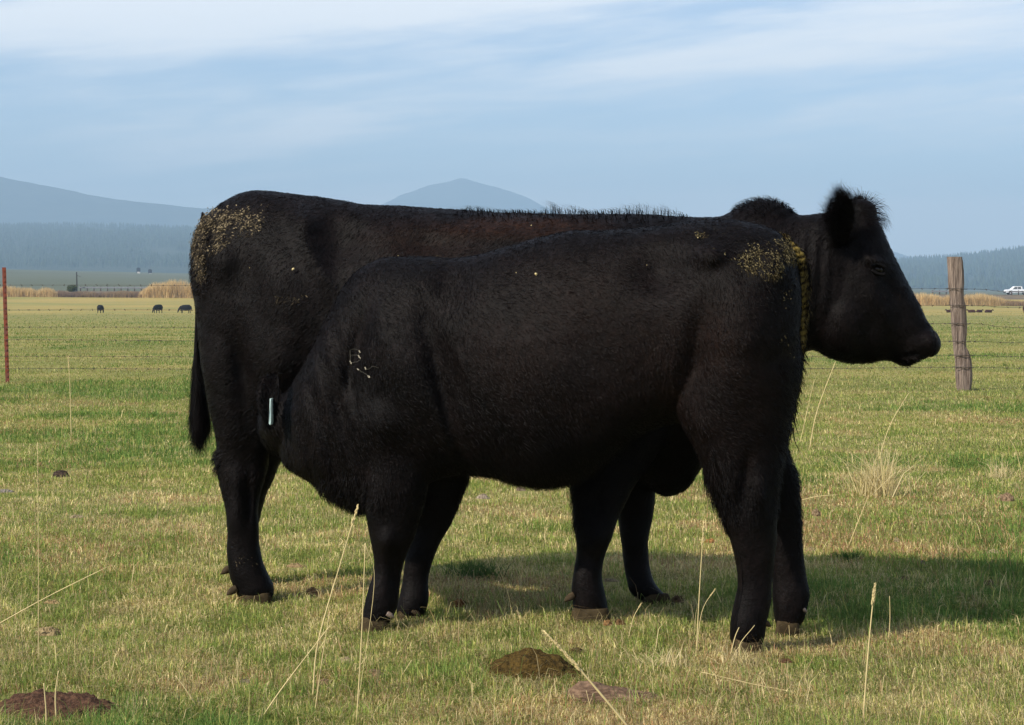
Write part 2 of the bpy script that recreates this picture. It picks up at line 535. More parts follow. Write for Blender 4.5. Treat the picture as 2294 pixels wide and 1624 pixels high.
# ------------------------------------------------------------------ haze
def boxmesh(x0, x1, y0, y1, z0, z1):
    v = [(x, y, z) for z in (z0, z1) for y in (y0, y1) for x in (x0, x1)]
    f = [(0, 2, 3, 1), (4, 5, 7, 6), (0, 1, 5, 4), (2, 6, 7, 3), (0, 4, 6, 2), (1, 3, 7, 5)]
    return v, f
v, f = boxmesh(-9000, 9000, -120, 12400, -60, 640)
hm = bpy.data.materials.new('haze_air'); hm.use_nodes = True
ht = hm.node_tree
ht.nodes.remove(ht.nodes['Principled BSDF'])
pv = N(ht, 'ShaderNodeVolumePrincipled')
pv.inputs['Color'].default_value = (0.51, 0.75, 0.99, 1)
pv.inputs['Density'].default_value = 0.00021
pv.inputs['Anisotropy'].default_value = 0.0
ht.links.new(pv.outputs[0], ht.nodes['Material Output'].inputs['Volume'])
tag(mesh_from('haze', v, f, hm), 'thin blue haze over the valley', kind='stuff')

# ------------------------------------------------------------------ lofts for the animals


def catmull(A, n=4):
    A = np.asarray(A, float)
    B = np.concatenate([[2 * A[0] - A[1]], A, [2 * A[-1] - A[-2]]])
    out = []
    for i in range(1, len(B) - 2):
        for k in range(n):
            t = k / n
            out.append(0.5 * ((2 * B[i]) + (-B[i - 1] + B[i + 1]) * t + (2 * B[i - 1] - 5 * B[i] + 4 * B[i + 1] - B[i + 2]) * t * t
                              + (-B[i - 1] + 3 * B[i] - 3 * B[i + 1] + B[i + 2]) * t ** 3))
    out.append(A[-1])
    return np.array(out)


class Build:
    def __init__(self):
        self.V = []; self.F = []; self.n = 0

    def rings(self, R):
        """R (k, m, 3) -> closed tube"""
        k, m, _ = R.shape
        b = self.n
        self.V.append(R.reshape(-1, 3))
        for i in range(k - 1):
            for j in range(m):
                j2 = (j + 1) % m
                self.F.append((b + i * m + j, b + i * m + j2, b + (i + 1) * m + j2, b + (i + 1) * m + j))
        self.V.append(np.array([R[0].mean(0), R[-1].mean(0)]))
        c0 = b + k * m
        for j in range(m):
            j2 = (j + 1) % m
            self.F.append((c0, b + j2, b + j))
            self.F.append((c0 + 1, b + (k - 1) * m + j, b + (k - 1) * m + j2))
        self.n += k * m + 2

    def strip(self, secs, p=2.2, m=24, sub=4, egg=0.0):
        """secs: (lx, ly, rx, ry, depth, halfwidth[, egg]) - outline pairs at their own depth"""
        A = np.array([list(s) + [egg] * (7 - len(s)) for s in secs], float)
        A = catmull(A, sub)
        th = np.arange(m) / m * 2 * math.pi
        ct = np.sign(np.cos(th)) * np.abs(np.cos(th)) ** (2 / p)
        st = np.sign(np.sin(th)) * np.abs(np.sin(th)) ** (2 / p)
        R = []
        for a in A:
            L = P(a[0], a[1], a[4]); Rr = P(a[2], a[3], a[4])
            c = (L + Rr) / 2; u = (Rr - L) / 2
            wv = a[5] * (1 + a[6] * ct)
            R.append(c[None] + ct[:, None] * u[None] + (st * wv)[:, None] * np.array([[0, 1.0, 0]]))
        self.rings(np.array(R))

    def tube(self, pts, m=16, sub=4):
        """pts: (x,y,z,r[,squash])"""
        A = catmull(np.array([list(q) + [1.0] * (5 - len(q)) for q in pts]), sub)
        C = A[:, :3]
        T = np.gradient(C, axis=0)
        T /= np.linalg.norm(T, axis=1)[:, None] + 1e-9
        up = np.array([0, 0, 1.0]) if abs(T[:, 2]).mean() < 0.8 else np.array([0, 1.0, 0])
        th = np.arange(m) / m * 2 * math.pi
        R = []
        for c, t, a in zip(C, T, A):
            s = np.cross(t, up); s /= np.linalg.norm(s) + 1e-9
            u = np.cross(s, t)
            r = max(a[3], 1e-4)
            R.append(c[None] + r * np.cos(th)[:, None] * s[None] * a[4] + r * np.sin(th)[:, None] * u[None])
        self.rings(np.array(R))

    def ell(self, c, r, rot=0.0, m=16):
        """ellipsoid, rot about Y axis"""
        ks = np.linspace(-0.98, 0.98, 11)
        th = np.arange(m) / m * 2 * math.pi
        R = []
        cr, sr = math.cos(rot), math.sin(rot)
        for k in ks:
            q = math.sqrt(1 - k * k)
            pt = np.stack([np.full(m, k * r[0]), q * r[1] * np.cos(th), q * r[2] * np.sin(th)], 1)
            pt = np.stack([pt[:, 0] * cr - pt[:, 2] * sr, pt[:, 1], pt[:, 0] * sr + pt[:, 2] * cr], 1)
            R.append(pt + np.array(c))
        self.rings(np.array(R))

    def arrays(self):
        return np.concatenate(self.V), self.F

    def remesh(self, voxel, smooth=5):
        V, Fc = self.arrays()
        me = bpy.data.meshes.new('tmp'); me.from_pydata([tuple(v) for v in V], [], Fc); me.update()
        bm = bmesh.new(); bm.from_mesh(me)
        bmesh.ops.recalc_face_normals(bm, faces=bm.faces); bm.to_mesh(me); bm.free()
        o = bpy.data.objects.new('tmp', me); COL.objects.link(o)
        r = o.modifiers.new('r', 'REMESH'); r.mode = 'VOXEL'; r.voxel_size = voxel
        s = o.modifiers.new('s', 'SMOOTH'); s.factor = 0.5; s.iterations = smooth
        dg = bpy.context.evaluated_depsgraph_get(); dg.update()
        ev = o.evaluated_get(dg)
        m2 = ev.to_mesh()
        nv = len(m2.vertices); co = np.zeros(nv * 3); m2.vertices.foreach_get('co', co)
        no = np.zeros(nv * 3); m2.vertices.foreach_get('normal', no)
        m2.calc_loop_triangles()
        tri = np.zeros(len(m2.loop_triangles) * 3, dtype=np.int32); m2.loop_triangles.foreach_get('vertices', tri)
        ev.to_mesh_clear()
        bpy.data.objects.remove(o, do_unlink=True); bpy.data.meshes.remove(me)
        return co.reshape(-1, 3), no.reshape(-1, 3), tri.reshape(-1, 3)


def to_px(p):
    return np.stack([p[:, 0] / p[:, 1] * F + CX, HY - (p[:, 2] - H) / p[:, 1] * F], 1)


def vert_normals(V, T):
    fn = np.cross(V[T[:, 1]] - V[T[:, 0]], V[T[:, 2]] - V[T[:, 0]])
    n = np.zeros_like(V)
    for i in range(3):
        np.add.at(n, T[:, i], fn)
    return n / (np.linalg.norm(n, axis=1)[:, None] + 1e-12)


def fur(V, T, Nn, count, flow_fn, len_fn, col_fn, width=0.0016, seed=1, lift=0.32):
    """blades of hair as slim two-face strips rooted on the surface"""
    rg = np.random.default_rng(seed)
    a, b, c = V[T[:, 0]], V[T[:, 1]], V[T[:, 2]]
    ar = np.linalg.norm(np.cross(b - a, c - a), axis=1)
    cdf = np.cumsum(ar); cdf /= cdf[-1]
    ti = np.searchsorted(cdf, rg.random(count))
    u = rg.random((count, 1)); v = rg.random((count, 1))
    fl = (u + v) > 1; u = np.where(fl, 1 - u, u); v = np.where(fl, 1 - v, v)
    p = a[ti] + (b[ti] - a[ti]) * u + (c[ti] - a[ti]) * v
    n = Nn[T[ti, 0]] * (1 - u - v) + Nn[T[ti, 1]] * u + Nn[T[ti, 2]] * v
    n /= np.linalg.norm(n, axis=1)[:, None] + 1e-9
    fl = flow_fn(p)
    fl = fl + (np.stack([vnoise(p, 5, 101, 2), vnoise(p, 5, 102, 2), vnoise(p, 5, 103, 2)], 1) - .5) * 1.6
    fl = fl + rg.normal(0, 0.22, fl.shape)
    fl = fl - n * np.sum(fl * n, 1)[:, None]
    fl /= np.linalg.norm(fl, axis=1)[:, None] + 1e-9
    L, lf = len_fn(p, n)
    L = L * (0.6 + 0.8 * rg.random(count))
    lf = lf * (0.6 + 0.8 * rg.random(count))
    d1 = fl * (1 - lf * 0.4)[:, None] + n * (lf)[:, None]
    d1 /= np.linalg.norm(d1, axis=1)[:, None]
    d2 = fl + n * (lf * 0.25)[:, None] + np.array([[0, 0, -0.25]]) * np.minimum(1, L / 0.03)[:, None]
    d2 /= np.linalg.norm(d2, axis=1)[:, None]
    side = np.cross(d1, n + rg.normal(0, 0.3, n.shape)); side /= np.linalg.norm(side, axis=1)[:, None] + 1e-9
    wv = (width * (0.6 + 0.8 * rg.random(count)) * np.clip(1.5 - L / .045, .38, 1))[:, None] * side
    p0 = p - n * 0.002
    m1 = p0 + d1 * (L * 0.5)[:, None]
    tip = m1 + d2 * (L * 0.5)[:, None]
    VV = np.stack([p0 - wv / 2, p0 + wv / 2, m1 + wv * 0.4, m1 - wv * 0.4, tip], 1).reshape(-1, 3)
    b0 = np.arange(count)[:, None] * 5
    FF = np.concatenate([np.concatenate([b0, b0 + 1, b0 + 2], 1), np.concatenate([b0, b0 + 2, b0 + 3], 1), np.concatenate([b0 + 3, b0 + 2, b0 + 4], 1)])
    cc = np.repeat(col_fn(p, rg), 5, axis=0)
    return VV, FF, cc


def flakes(V, T, Nn, count, w_fn, seed, size=(0.006, 0.02), flow=None):
    """little crusts of dried muck caught in the coat"""
    rg = np.random.default_rng(seed)
    a, b, c = V[T[:, 0]], V[T[:, 1]], V[T[:, 2]]
    ar = np.linalg.norm(np.cross(b - a, c - a), axis=1)
    cen = (a + b + c) / 3
    ar = ar * w_fn(cen)
    cdf = np.cumsum(ar); cdf /= cdf[-1]
    ti = np.searchsorted(cdf, rg.random(count))
    p = cen[ti] + rg.normal(0, 0.004, (count, 3))
    n = Nn[T[ti, 0]]
    t1 = (flow if flow is not None else np.array([-0.5, 0, -1.0])) + rg.normal(0, 0.6, (count, 3))
    t1 -= n * np.sum(t1 * n, 1)[:, None]; t1 /= np.linalg.norm(t1, axis=1)[:, None]
    t2 = np.cross(n, t1)
    L = rg.uniform(size[0], size[1], count)[:, None]; W = L * rg.uniform(0.14, 0.42, count)[:, None]
    o = p + n * rg.uniform(0.004, 0.008, count)[:, None]
    tilt = n * rg.uniform(-0.1, 0.2, count)[:, None]
    q = [o - t1 * L * .5, o + t2 * W * .5 + n * .001, o + (t1 + tilt) * L * .5, o - t2 * W * .5 - n * .001, o + n * 0.0012]
    VV = np.stack(q, 1).reshape(-1, 3)
    b0 = np.arange(count)[:, None] * 5
    FF = np.concatenate([np.concatenate([b0 + i, b0 + (i + 1) % 4, b0 + 4], 1) for i in range(4)])
    k = rg.random((count, 1))
    cc = np.array([[0.22, 0.175, 0.11]]) * (0.08 + 1.0 * k ** 1.6)
    return VV, FF, np.repeat(cc, 5, axis=0)


COATC = np.array([0.0033, 0.0022, 0.0022])


def coat_cols(p, rg, brown=None):
    n = len(p)
    k = vnoise(p, 7.0, 4, 3)[:, None]
    k2 = vnoise(p * [1, 1, .6], 24.0, 14, 2)[:, None]
    c = COATC[None] * (0.4 + 1.2 * k) * (0.5 + 1.0 * rg.random((n, 1))) * (.55 + .9 * k2)
    if brown is not None:
        bw = brown(p)[:, None]
        c = c + bw * np.array([[0.016, 0.006, 0.002]]) * (0.3 + 1.2 * rg.random((n, 1)))
    return c


def gauss(px, cx, cy, rx, ry, rot=0.0):
    c, s_ = math.cos(rot), math.sin(rot)
    dx, dy = px[:, 0] - cx, px[:, 1] - cy
    a, b = (dx * c + dy * s_) / rx, (-dx * s_ + dy * c) / ry
    return np.exp(-(a * a + b * b))


def in_blob(px, cx, cy, rx, ry, soft=1.0):
    q = ((px[:, 0] - cx) / rx) ** 2 + ((px[:, 1] - cy) / ry) ** 2
    return np.clip((1.15 - q) / soft, 0, 1)


def hoof(parent, lx, rx, ytop, ybot, d, flip=1, toe=8, hw=0.046, name='hoof'):
    """cloven hoof: two claws side by side"""
    zb = H + (HY - ybot) / F * d
    for s in (-1, 1):
        B = Build()
        dd = d + s * hw * 0.52
        B.strip([(lx + 3, ytop - 8, rx - 3, ytop - 8, dd, hw * 0.40),
                 (lx, ytop, rx, ytop, dd, hw * 0.48),
                 (lx - (toe * .5 if flip < 0 else 1), (ytop + ybot) / 2 + 2, rx + (toe * .5 if flip > 0 else 1), (ytop + ybot) / 2 + 2, dd, hw * 0.52),
                 (lx - (toe if flip < 0 else 2), ybot + 3, rx + (toe if flip > 0 else 2), ybot + 3, dd, hw * 0.54)], p=2.6, m=18, sub=3)
        V, Fc = B.arrays()
        mesh_from(name, V, Fc, MAT['hoof'], parent, smooth=True)


def dewclaw(parent, px, py, d, dx=-1, size=0.018, mat='dewclaw'):
    size *= 0.78
    c = P(px, py, d)
    B = Build()
    B.tube([(c[0] - dx * size, c[1], c[2] + size * .6, size * 0.75), (c[0], c[1], c[2], size * 0.8),
            (c[0] + dx * size * .7, c[1], c[2] - size * .5, size * 0.5), (c[0] + dx * size * 1.1, c[1], c[2] - size * 0.9, size * 0.12)], m=12)
    V, Fc = B.arrays()
    mesh_from('dewclaw', V, Fc, MAT[mat], parent, smooth=True)


def hair_strands(B_list, name, parent, mat, cols=None):
    V = []; Fc = []; n = 0
    for pts, r in B_list:
        pts = np.asarray(pts, float)
        T = np.gradient(pts, axis=0)
        T /= np.linalg.norm(T, axis=1)[:, None] + 1e-9
        s = np.cross(T, np.array([0.0, 1, 0.0])); s /= np.linalg.norm(s, axis=1)[:, None] + 1e-9
        k = len(pts)
        rr = r * np.linspace(1, 0.25, k)[:, None]
        q = np.stack([pts - s * rr, pts + np.array([0, -1, 0]) * rr, pts + s * rr], 1).reshape(-1, 3)
        V.append(q)
        for i in range(k - 1):
            b = n + i * 3
            for j in range(3):
                j2 = (j + 1) % 3
                Fc.append((b + j, b + j2, b + 3 + j2, b + 3 + j))
        n += k * 3
    V = np.concatenate(V)
    return mesh_from(name, V, Fc, mat, parent, cols=cols)


# ================================================================== COW
cow = empty('cow', P(1146, 1370, 6.7) * [1, 1, 0] + [0, 0, 0], 'big black cow standing behind the calf, head to the right, muck on rump', 'cow')
B = Build()
# trunk, rump -> neck
B.strip([(443, 555, 446, 660, 6.93, .09), (452, 512, 456, 760, 6.92, .17), (478, 474, 480, 850, 6.91, .225), (530, 440, 530, 910, 6.9, .265),
         (590, 427, 590, 945, 6.88, .285), (645, 434, 640, 965, 6.87, .295), (700, 440, 700, 980, 6.86, .305), (770, 451, 770, 1000, 6.84, .325),
         (830, 459, 830, 1010, 6.82, .345), (970, 468, 970, 1030, 6.79, .375), (1100, 477, 1100, 1035, 6.76, .385), (1250, 481, 1250, 1035, 6.72, .37),
         (1400, 481, 1390, 1045, 6.68, .335), (1530, 487, 1450, 1085, 6.63, .29), (1610, 488, 1490, 1110, 6.6, .255), (1650, 470, 1535, 1094, 6.58, .225),
         (1690, 452, 1566, 1050, 6.56, .2), (1735, 455, 1640, 950, 6.54, .175), (1785, 484, 1730, 850, 6.51, .155), (1840, 480, 1800, 788, 6.48, .135),
         (1890, 476, 1850, 780, 6.46, .11), (1910, 500, 1880, 700, 6.45, .06)], p=2.25, m=40, sub=4)
# head
B.strip([(1885, 470, 1815, 690, 6.46, .085), (1925, 455, 1822, 765, 6.455, .10), (1952, 470, 1838, 790, 6.45, .108), (1970, 507, 1868, 805, 6.45, .112),
         (1988, 548, 1903, 812, 6.45, .112), (2011, 595, 1943, 811, 6.45, .095), (2039, 650, 1979, 804, 6.45, .075), (2063, 697, 2002, 809, 6.45, .065),
         (2080, 726, 2026, 819, 6.45, .062), (2093, 744, 2045, 813, 6.45, .063), (2101, 765, 2066, 803, 6.45, .060), (2100, 776, 2090, 792, 6.45, .032)], p=2.3, m=28)
# jaw muscle, brow, cheek ridge, lips
c = P(1900, 720, 6.385); B.ell(c, (0.085, 0.055, 0.105))
c = P(1950, 585, 6.365); B.ell(c, (0.05, 0.032, 0.03), -0.5)
c = P(1985, 700, 6.385); B.ell(c, (0.095, 0.02, 0.016), -0.75)
c = P(1925, 475, 6.45); B.ell(c, (0.055, 0.07, 0.04))
c = P(2082, 765, 6.40); B.ell(c, (0.022, 0.022, 0.026))
# near hind leg
B.strip([(447, 640, 640, 640, 6.80, .12), (445, 730, 690, 790, 6.78, .14), (455, 830, 660, 880, 6.77, .13), (467, 900, 632, 930, 6.76, .105), (480, 960, 612, 975, 6.75, .085),
         (487, 1000, 602, 1010, 6.75, .07), (480, 1030, 601, 1040, 6.75, .062), (487, 1060, 594, 1070, 6.74, .055), (498, 1105, 582, 1110, 6.74, .046), (508, 1160, 577, 1165, 6.73, .04),
         (512, 1205, 578, 1208, 6.73, .038), (510, 1245, 584, 1245, 6.73, .040), (513, 1275, 592, 1275, 6.73, .045), (519, 1300, 603, 1298, 6.73, .047), (531, 1325, 612, 1318, 6.73, .048), (542, 1345, 611, 1340, 6.73, .042)], m=24)
# far hind leg
B.strip([(470, 640, 660, 640, 7.0, .12), (480, 780, 700, 820, 7.02, .12), (500, 880, 690, 920, 7.05, .10), (520, 980, 650, 990, 7.08, .08), (528, 1030, 628, 1036, 7.1, .065), (535, 1065, 613, 1072, 7.1, .058),
         (535, 1110, 594, 1112, 7.1, .046), (526, 1160, 580, 1165, 7.1, .04), (517, 1200, 574, 1205, 7.1, .04), (514, 1240, 578, 1240, 7.1, .042), (520, 1270, 588, 1270, 7.1, .045), (530, 1298, 600, 1296, 7.1, .045)], m=24)
# udder
c = P(690, 985, 6.87); B.ell(c, (0.14, 0.12, 0.075))
# near foreleg
B.strip([(1330, 800, 1560, 760, 6.46, .10), (1290, 930, 1520, 930, 6.44, .11), (1277, 1040, 1450, 1040, 6.41, .085), (1277, 1090, 1415, 1090, 6.39, .072), (1284, 1135, 1393, 1135, 6.37, .06),
         (1288, 1175, 1377, 1175, 6.35, .053), (1294, 1215, 1364, 1215, 6.34, .050), (1292, 1250, 1351, 1250, 6.34, .040), (1286, 1285, 1346, 1285, 6.33, .038), (1281, 1315, 1350, 1315, 6.33, .042),
         (1283, 1345, 1357, 1345, 6.33, .045), (1284, 1372, 1362, 1372, 6.33, .042)], m=24)
# far foreleg
B.strip([(1370, 900, 1520, 900, 6.70, .10), (1365, 1000, 1490, 1000, 6.72, .09), (1372, 1065, 1468, 1065, 6.73, .072), (1380, 1125, 1465, 1125, 6.73, .06), (1386, 1165, 1460, 1165, 6.73, .052),
         (1393, 1210, 1451, 1210, 6.72, .047), (1397, 1250, 1452, 1250, 6.72, .04), (1401, 1290, 1460, 1285, 6.71, .038), (1406, 1318, 1470, 1308, 6.7, .042), (1420, 1338, 1484, 1326, 6.7, .042), (1440, 1350, 1498, 1342, 6.7, .03)], m=24)
# hip bones / muscle relief
for (x_, y_, d_, r_, ro) in ((690, 500, 6.60, (.075, .045, .045), 0.3), (620, 640, 6.63, (.16, .05, .20), 0.4), (500, 600, 6.75, (.06, .06, .10), 0.1), (640, 800, 6.68, (.12, .05, .16), -0.4),
                              (1600, 560, 6.42, (.10, .05, .16), 0.3), (1560, 860, 6.42, (.16, .06, .16), 0.2)):
    pass
CV, CN, CT = B.remesh(0.0115, 5)
CV = CV + CN * 0.0028
pxc = to_px(CV)
CV = CV + CN * ((vnoise(CV, 4.5, 2, 3) - 0.5) * 0.016 + (vnoise(CV, 22, 9, 2) - 0.5) * 0.004)[:, None]
# flank hollow, neck folds and the sunken eye
fc_ = np.clip(-CN[:, 1] * 1.5, 0, 1)
rel = (0.030 * gauss(pxc, 690, 495, 32, 26, .4) + 0.022 * gauss(pxc, 700, 570, 22, 90, -.5) - 0.035 * gauss(pxc, 770, 545, 55, 50) - 0.018 * gauss(pxc, 560, 640, 45, 110, -.3)
       + 0.028 * gauss(pxc, 640, 660, 70, 110, -.3) + 0.022 * gauss(pxc, 500, 580, 30, 45) + 0.03 * gauss(pxc, 620, 830, 60, 90) - 0.02 * gauss(pxc, 545, 830, 22, 120, -.1)
       - 0.02 * gauss(pxc, 950, 545, 60, 30) + 0.012 * np.exp(-((pxc[:, 1] - 520) / 22) ** 2) * gauss(pxc, 1150, 520, 250, 60)
       + 0.016 * gauss(pxc, 1690, 520, 50, 40) - 0.018 * gauss(pxc, 1650, 540, 30, 40)
       + 0.010 * gauss(pxc, 530, 1120, 14, 60) - 0.010 * gauss(pxc, 556, 1120, 8, 60) + 0.01 * gauss(pxc, 1330, 1200, 20, 25))
rel = rel * 1.35 + (0.010 * gauss(pxc, 1962, 583, 28, 9, .2) - 0.009 * gauss(pxc, 1994, 645, 14, 55, -.45) + 0.009 * gauss(pxc, 1970, 690, 13, 60, -.5) - 0.011 * gauss(pxc, 2040, 794, 34, 4, -.12)
       + 0.006 * gauss(pxc, 2058, 770, 22, 16) - 0.010 * gauss(pxc, 1922, 565, 10, 28, .1) + .008 * gauss(pxc, 1880, 720, 40, 60) - .008 * gauss(pxc, 1940, 740, 18, 60, .4))
CV[:, 1] -= rel * fc_
CV[:, 1] += 0.005 * in_blob(pxc, 1820, 620, 50, 150) * np.sin(pxc[:, 0] * 0.22 + pxc[:, 1] * 0.02) * fc_
CN = vert_normals(CV, CT)
if np.mean(np.sum((CV - CV.mean(0)) * CN, 1)) < 0: CN = -CN


def cow_brown(p):
    q = to_px(p)
    return in_blob(q, 1180, 512, 210, 32) * vnoise(p, 9, 12, 2) * 1.1 + 0.25 * in_blob(q, 950, 540, 150, 60)


def cow_len(p, n):
    q = to_px(p)
    lg_ = np.clip((q[:, 1] - 1110) / 80, 0, 1)
    L = 0.018 - .009 * lg_; lf = 0.26 - .12 * lg_
    m = in_blob(q, 1290, 480, 260, 22, .5) * np.clip(n[:, 2] * 2 - 0.6, 0, 1)
    tuft = np.clip((vnoise(p * [1, 0.2, 0.2], 14, 6, 2) - 0.36) * 2.6, 0.10, 1.1) * (vnoise(p, 400, 8, 1) > .66)
    L += m * 0.046 * tuft; lf += m * 1.6 * (tuft > 0)
    m = in_blob(q, 1940, 460, 60, 50, .6); L += m * 0.044 * (vnoise(p, 300, 18, 1) > .4); lf += m * 0.9
    m = in_blob(q, 1720, 460, 80, 30, .6) * (n[:, 2] > .2); L += m * 0.016; lf += m * 0.5
    m = in_blob(q, 1305, 1130, 60, 90, .6); L += m * 0.035
    m = in_blob(q, 485, 1030, 14, 30, .6); L += m * 0.012; lf += m * .5
    m = in_blob(q, 450, 560, 30, 110, .6); L += m * 0.008; lf += m * .5
    return L, lf


def cow_flow(p):
    q = to_px(p)
    f = np.tile(np.array([[-0.75, 0.0, -0.65]]), (len(p), 1))
    leg = np.clip((q[:, 1] - 1000) / 120, 0, 1)[:, None]
    f = f * (1 - leg) + np.array([[-0.1, 0, -1.0]]) * leg
    head = in_blob(q, 1980, 640, 150, 200, .4)[:, None]
    f = f * (1 - head) + np.array([[0.5, 0, -0.9]]) * head
    return f


def cow_muck(c):
    q = to_px(c)
    nz = vnoise(c, 55, 31, 3) * .6 + vnoise(c, 14, 37, 2) * .4
    w_ = in_blob(q, 535, 497, 62, 36, .7) * 1.0 + in_blob(q, 480, 520, 40, 50, .7) + in_blob(q, 447, 560, 14, 80, .6) * 1.2 + in_blob(q, 452, 600, 14, 35, .5)
    w2 = in_blob(q, 655, 668, 42, 9, .6) * 0.5 + in_blob(q, 590, 468, 16, 7, .6) * .6 + in_blob(q, 555, 1275, 30, 40, .6) * 0.35
    return np.clip((nz - 0.40) * 5, 0, 1) ** 1.5 * (w_ + w2) ** 1.3 + 6e-5


def cow_fur_col(p, r):
    c = coat_cols(p, r, cow_brown)
    w_ = np.clip(cow_muck(p) * 1.3, 0, 1) * (r.random(len(p)) < .7)
    return c + w_[:, None] * np.array([[.13, .10, .06]]) * r.random((len(p), 1))


rgc = np.random.default_rng(3)
body_cols = coat_cols(CV, rgc, cow_brown)
FV, FF, FCc = fur(CV, CT, CN, 190000, cow_flow, cow_len, cow_fur_col, seed=5, width=0.0022)


KV, KF, KC = flakes(CV, CT, CN, 3400, cow_muck, 8, (0.003, 0.014), np.array([0.9, 0, -0.35]))
V = np.concatenate([CV, FV]); T3 = np.concatenate([CT, FF + len(CV)])
body = mesh_from('body', V, T3, MAT['coat'], cow, cols=np.concatenate([body_cols, FCc]))
ncv = len(CT)
sm = np.zeros(len(T3), dtype=bool); sm[:ncv] = True
body.data.polygons.foreach_set('use_smooth', sm)
MAT['muck'] = tint_mat('dried_muck', 0.95, 0.05, noise=0.3, nscale=120)
mo = mesh_from('dried_muck', KV, KF, MAT['muck'], cow, cols=KC); mo['label'] = 'pale crusts of dried muck on the rump'; mo['kind'] = 'stuff'
cow_bvh = BVHTree.FromPolygons([tuple(v) for v in CV], [tuple(t) for t in CT.tolist()])


def hit(bvh, px_, py_):
    o = Vector((0, 0, H)); dr = Vector(P(px_, py_, 1.0)) - o; dr.normalize()
    r = bvh.ray_cast(o, dr)
    return r[0], r[1]


# eye, nose, ears
hp, hn = hit(cow_bvh, 1966, 603)
B = Build(); B.ell((hp.x, hp.y + 0.008, hp.z), (0.016, 0.014, 0.012), -0.4); V, Fc = B.arrays()
ey = mesh_from('eye', V, Fc, MAT['eye'], cow, smooth=True)
B = Build()
for s in (0.0155, -0.0145):
    pts = []
    for k in range(7):
        a = -0.9 + k * 0.3
        pts.append((hp.x + 0.024 * math.sin(a) * 1.1, hp.y - 0.006 - 0.004 * math.cos(a), hp.z + s * math.cos(a) - 0.4 * 0.02 * math.sin(a), 0.0052))
    B.tube(pts, m=8, sub=2)
V, Fc = B.arrays()
MAT['lid'] = plain('eyelid_skin', (0.0025, 0.002, 0.002), .7, .1, .2, 40)
mesh_from('eyelid', V, Fc, MAT['lid'], cow, smooth=True)
B = Build()
B.strip([(2088, 738, 2083, 785, 6.45, .045), (2095, 744, 2082, 795, 6.45, .058), (2102, 757, 2083, 800, 6.45, .056), (2104, 768, 2093, 795, 6.45, .042), (2103, 776, 2099, 786, 6.45, .02)], p=2.3, m=22)
V, Fc = B.arrays()
npad = mesh_from('nose', V, Fc, MAT['nose'], cow, smooth=True)
B = Build(); c = P(2089, 762, 6.397)
B.ell(c, (0.010, 0.006, 0.018), 0.5); V, Fc = B.arrays()
MAT['hole'] = plain('nostril_hollow', (0.002, 0.002, 0.002), 0.9, 0.05, 0.1, 10)
mesh_from('nostril', V, Fc, MAT['hole'], npad, smooth=True)


def ear(parent, secs, flow, seed, hairlen=0.02, count=5000, name='ear', cup=True):
    B = Build(); B.strip(secs, p=2.0, m=20, sub=4)
    V, Nn, T = B.remesh(0.006, 3)
    if cup:
        q = to_px(V); cx = np.interp(q[:, 1], [s[1] for s in secs], [(s[0] + s[2]) / 2 for s in secs])
        hwx = np.interp(q[:, 1], [s[1] for s in secs], [(s[2] - s[0]) / 2 for s in secs])
        V[:, 1] += 0.030 * np.clip(1 - ((q[:, 0] - cx) / (hwx + 1e-3)) ** 2, 0, 1) * (Nn[:, 1] < 0)
    Nn = vert_normals(V, T)
    if np.mean(np.sum((V - V.mean(0)) * Nn, 1)) < 0: Nn = -Nn
    FV, FF, FCc = fur(V, T, Nn, count, lambda p: np.tile(flow, (len(p), 1)) + 0.0, lambda p, n: (np.full(len(p), hairlen), np.full(len(p), 0.8)), lambda p, r: coat_cols(p, r), seed=seed, width=0.0013)
    rg = np.random.default_rng(seed)
    return mesh_from(name, np.concatenate([V, FV]), np.concatenate([T, FF + len(V)]), MAT['coat'], parent, cols=np.concatenate([coat_cols(V, rg), FCc]))


ear(cow, [(1884, 436, 1897, 436, 6.26, .007), (1870, 452, 1908, 452, 6.265, .013), (1858, 480, 1915, 480, 6.28, .018), (1859, 505, 1911, 505, 6.30, .02),
          (1868, 530, 1902, 530, 6.33, .024), (1875, 550, 1898, 550, 6.36, .024), (1880, 562, 1895, 562, 6.38, .02)], np.array([[-0.35, 0, 1.0]]), 21, 0.05, 8000)
ear(cow, [(1912, 446, 1934, 446, 6.66, .008), (1904, 458, 1942, 458, 6.65, .014), (1903, 478, 1944, 478, 6.63, .018), (1908, 505, 1942, 505, 6.6, .02), (1914, 535, 1938, 535, 6.56, .02), (1918, 555, 1935, 555, 6.53, .02)],
    np.array([[0.3, 0, 0.9]]), 22, 0.024)

# hooves
hoof(cow, 540, 607, 1335, 1358, 6.73, 1, 6, .05)
hoof(cow, 530, 598, 1292, 1312, 7.1, 1, 8, .046)
hoof(cow, 1280, 1364, 1370, 1397, 6.33, 1, 6, .05)
hoof(cow, 1440, 1500, 1338, 1352, 6.70, 1, 16, .045)
dewclaw(cow, 520, 1323, 6.70, -1, .02); dewclaw(cow, 507, 1277, 7.08, -1, .02)
dewclaw(cow, 1276, 1338, 6.31, -1, .018)

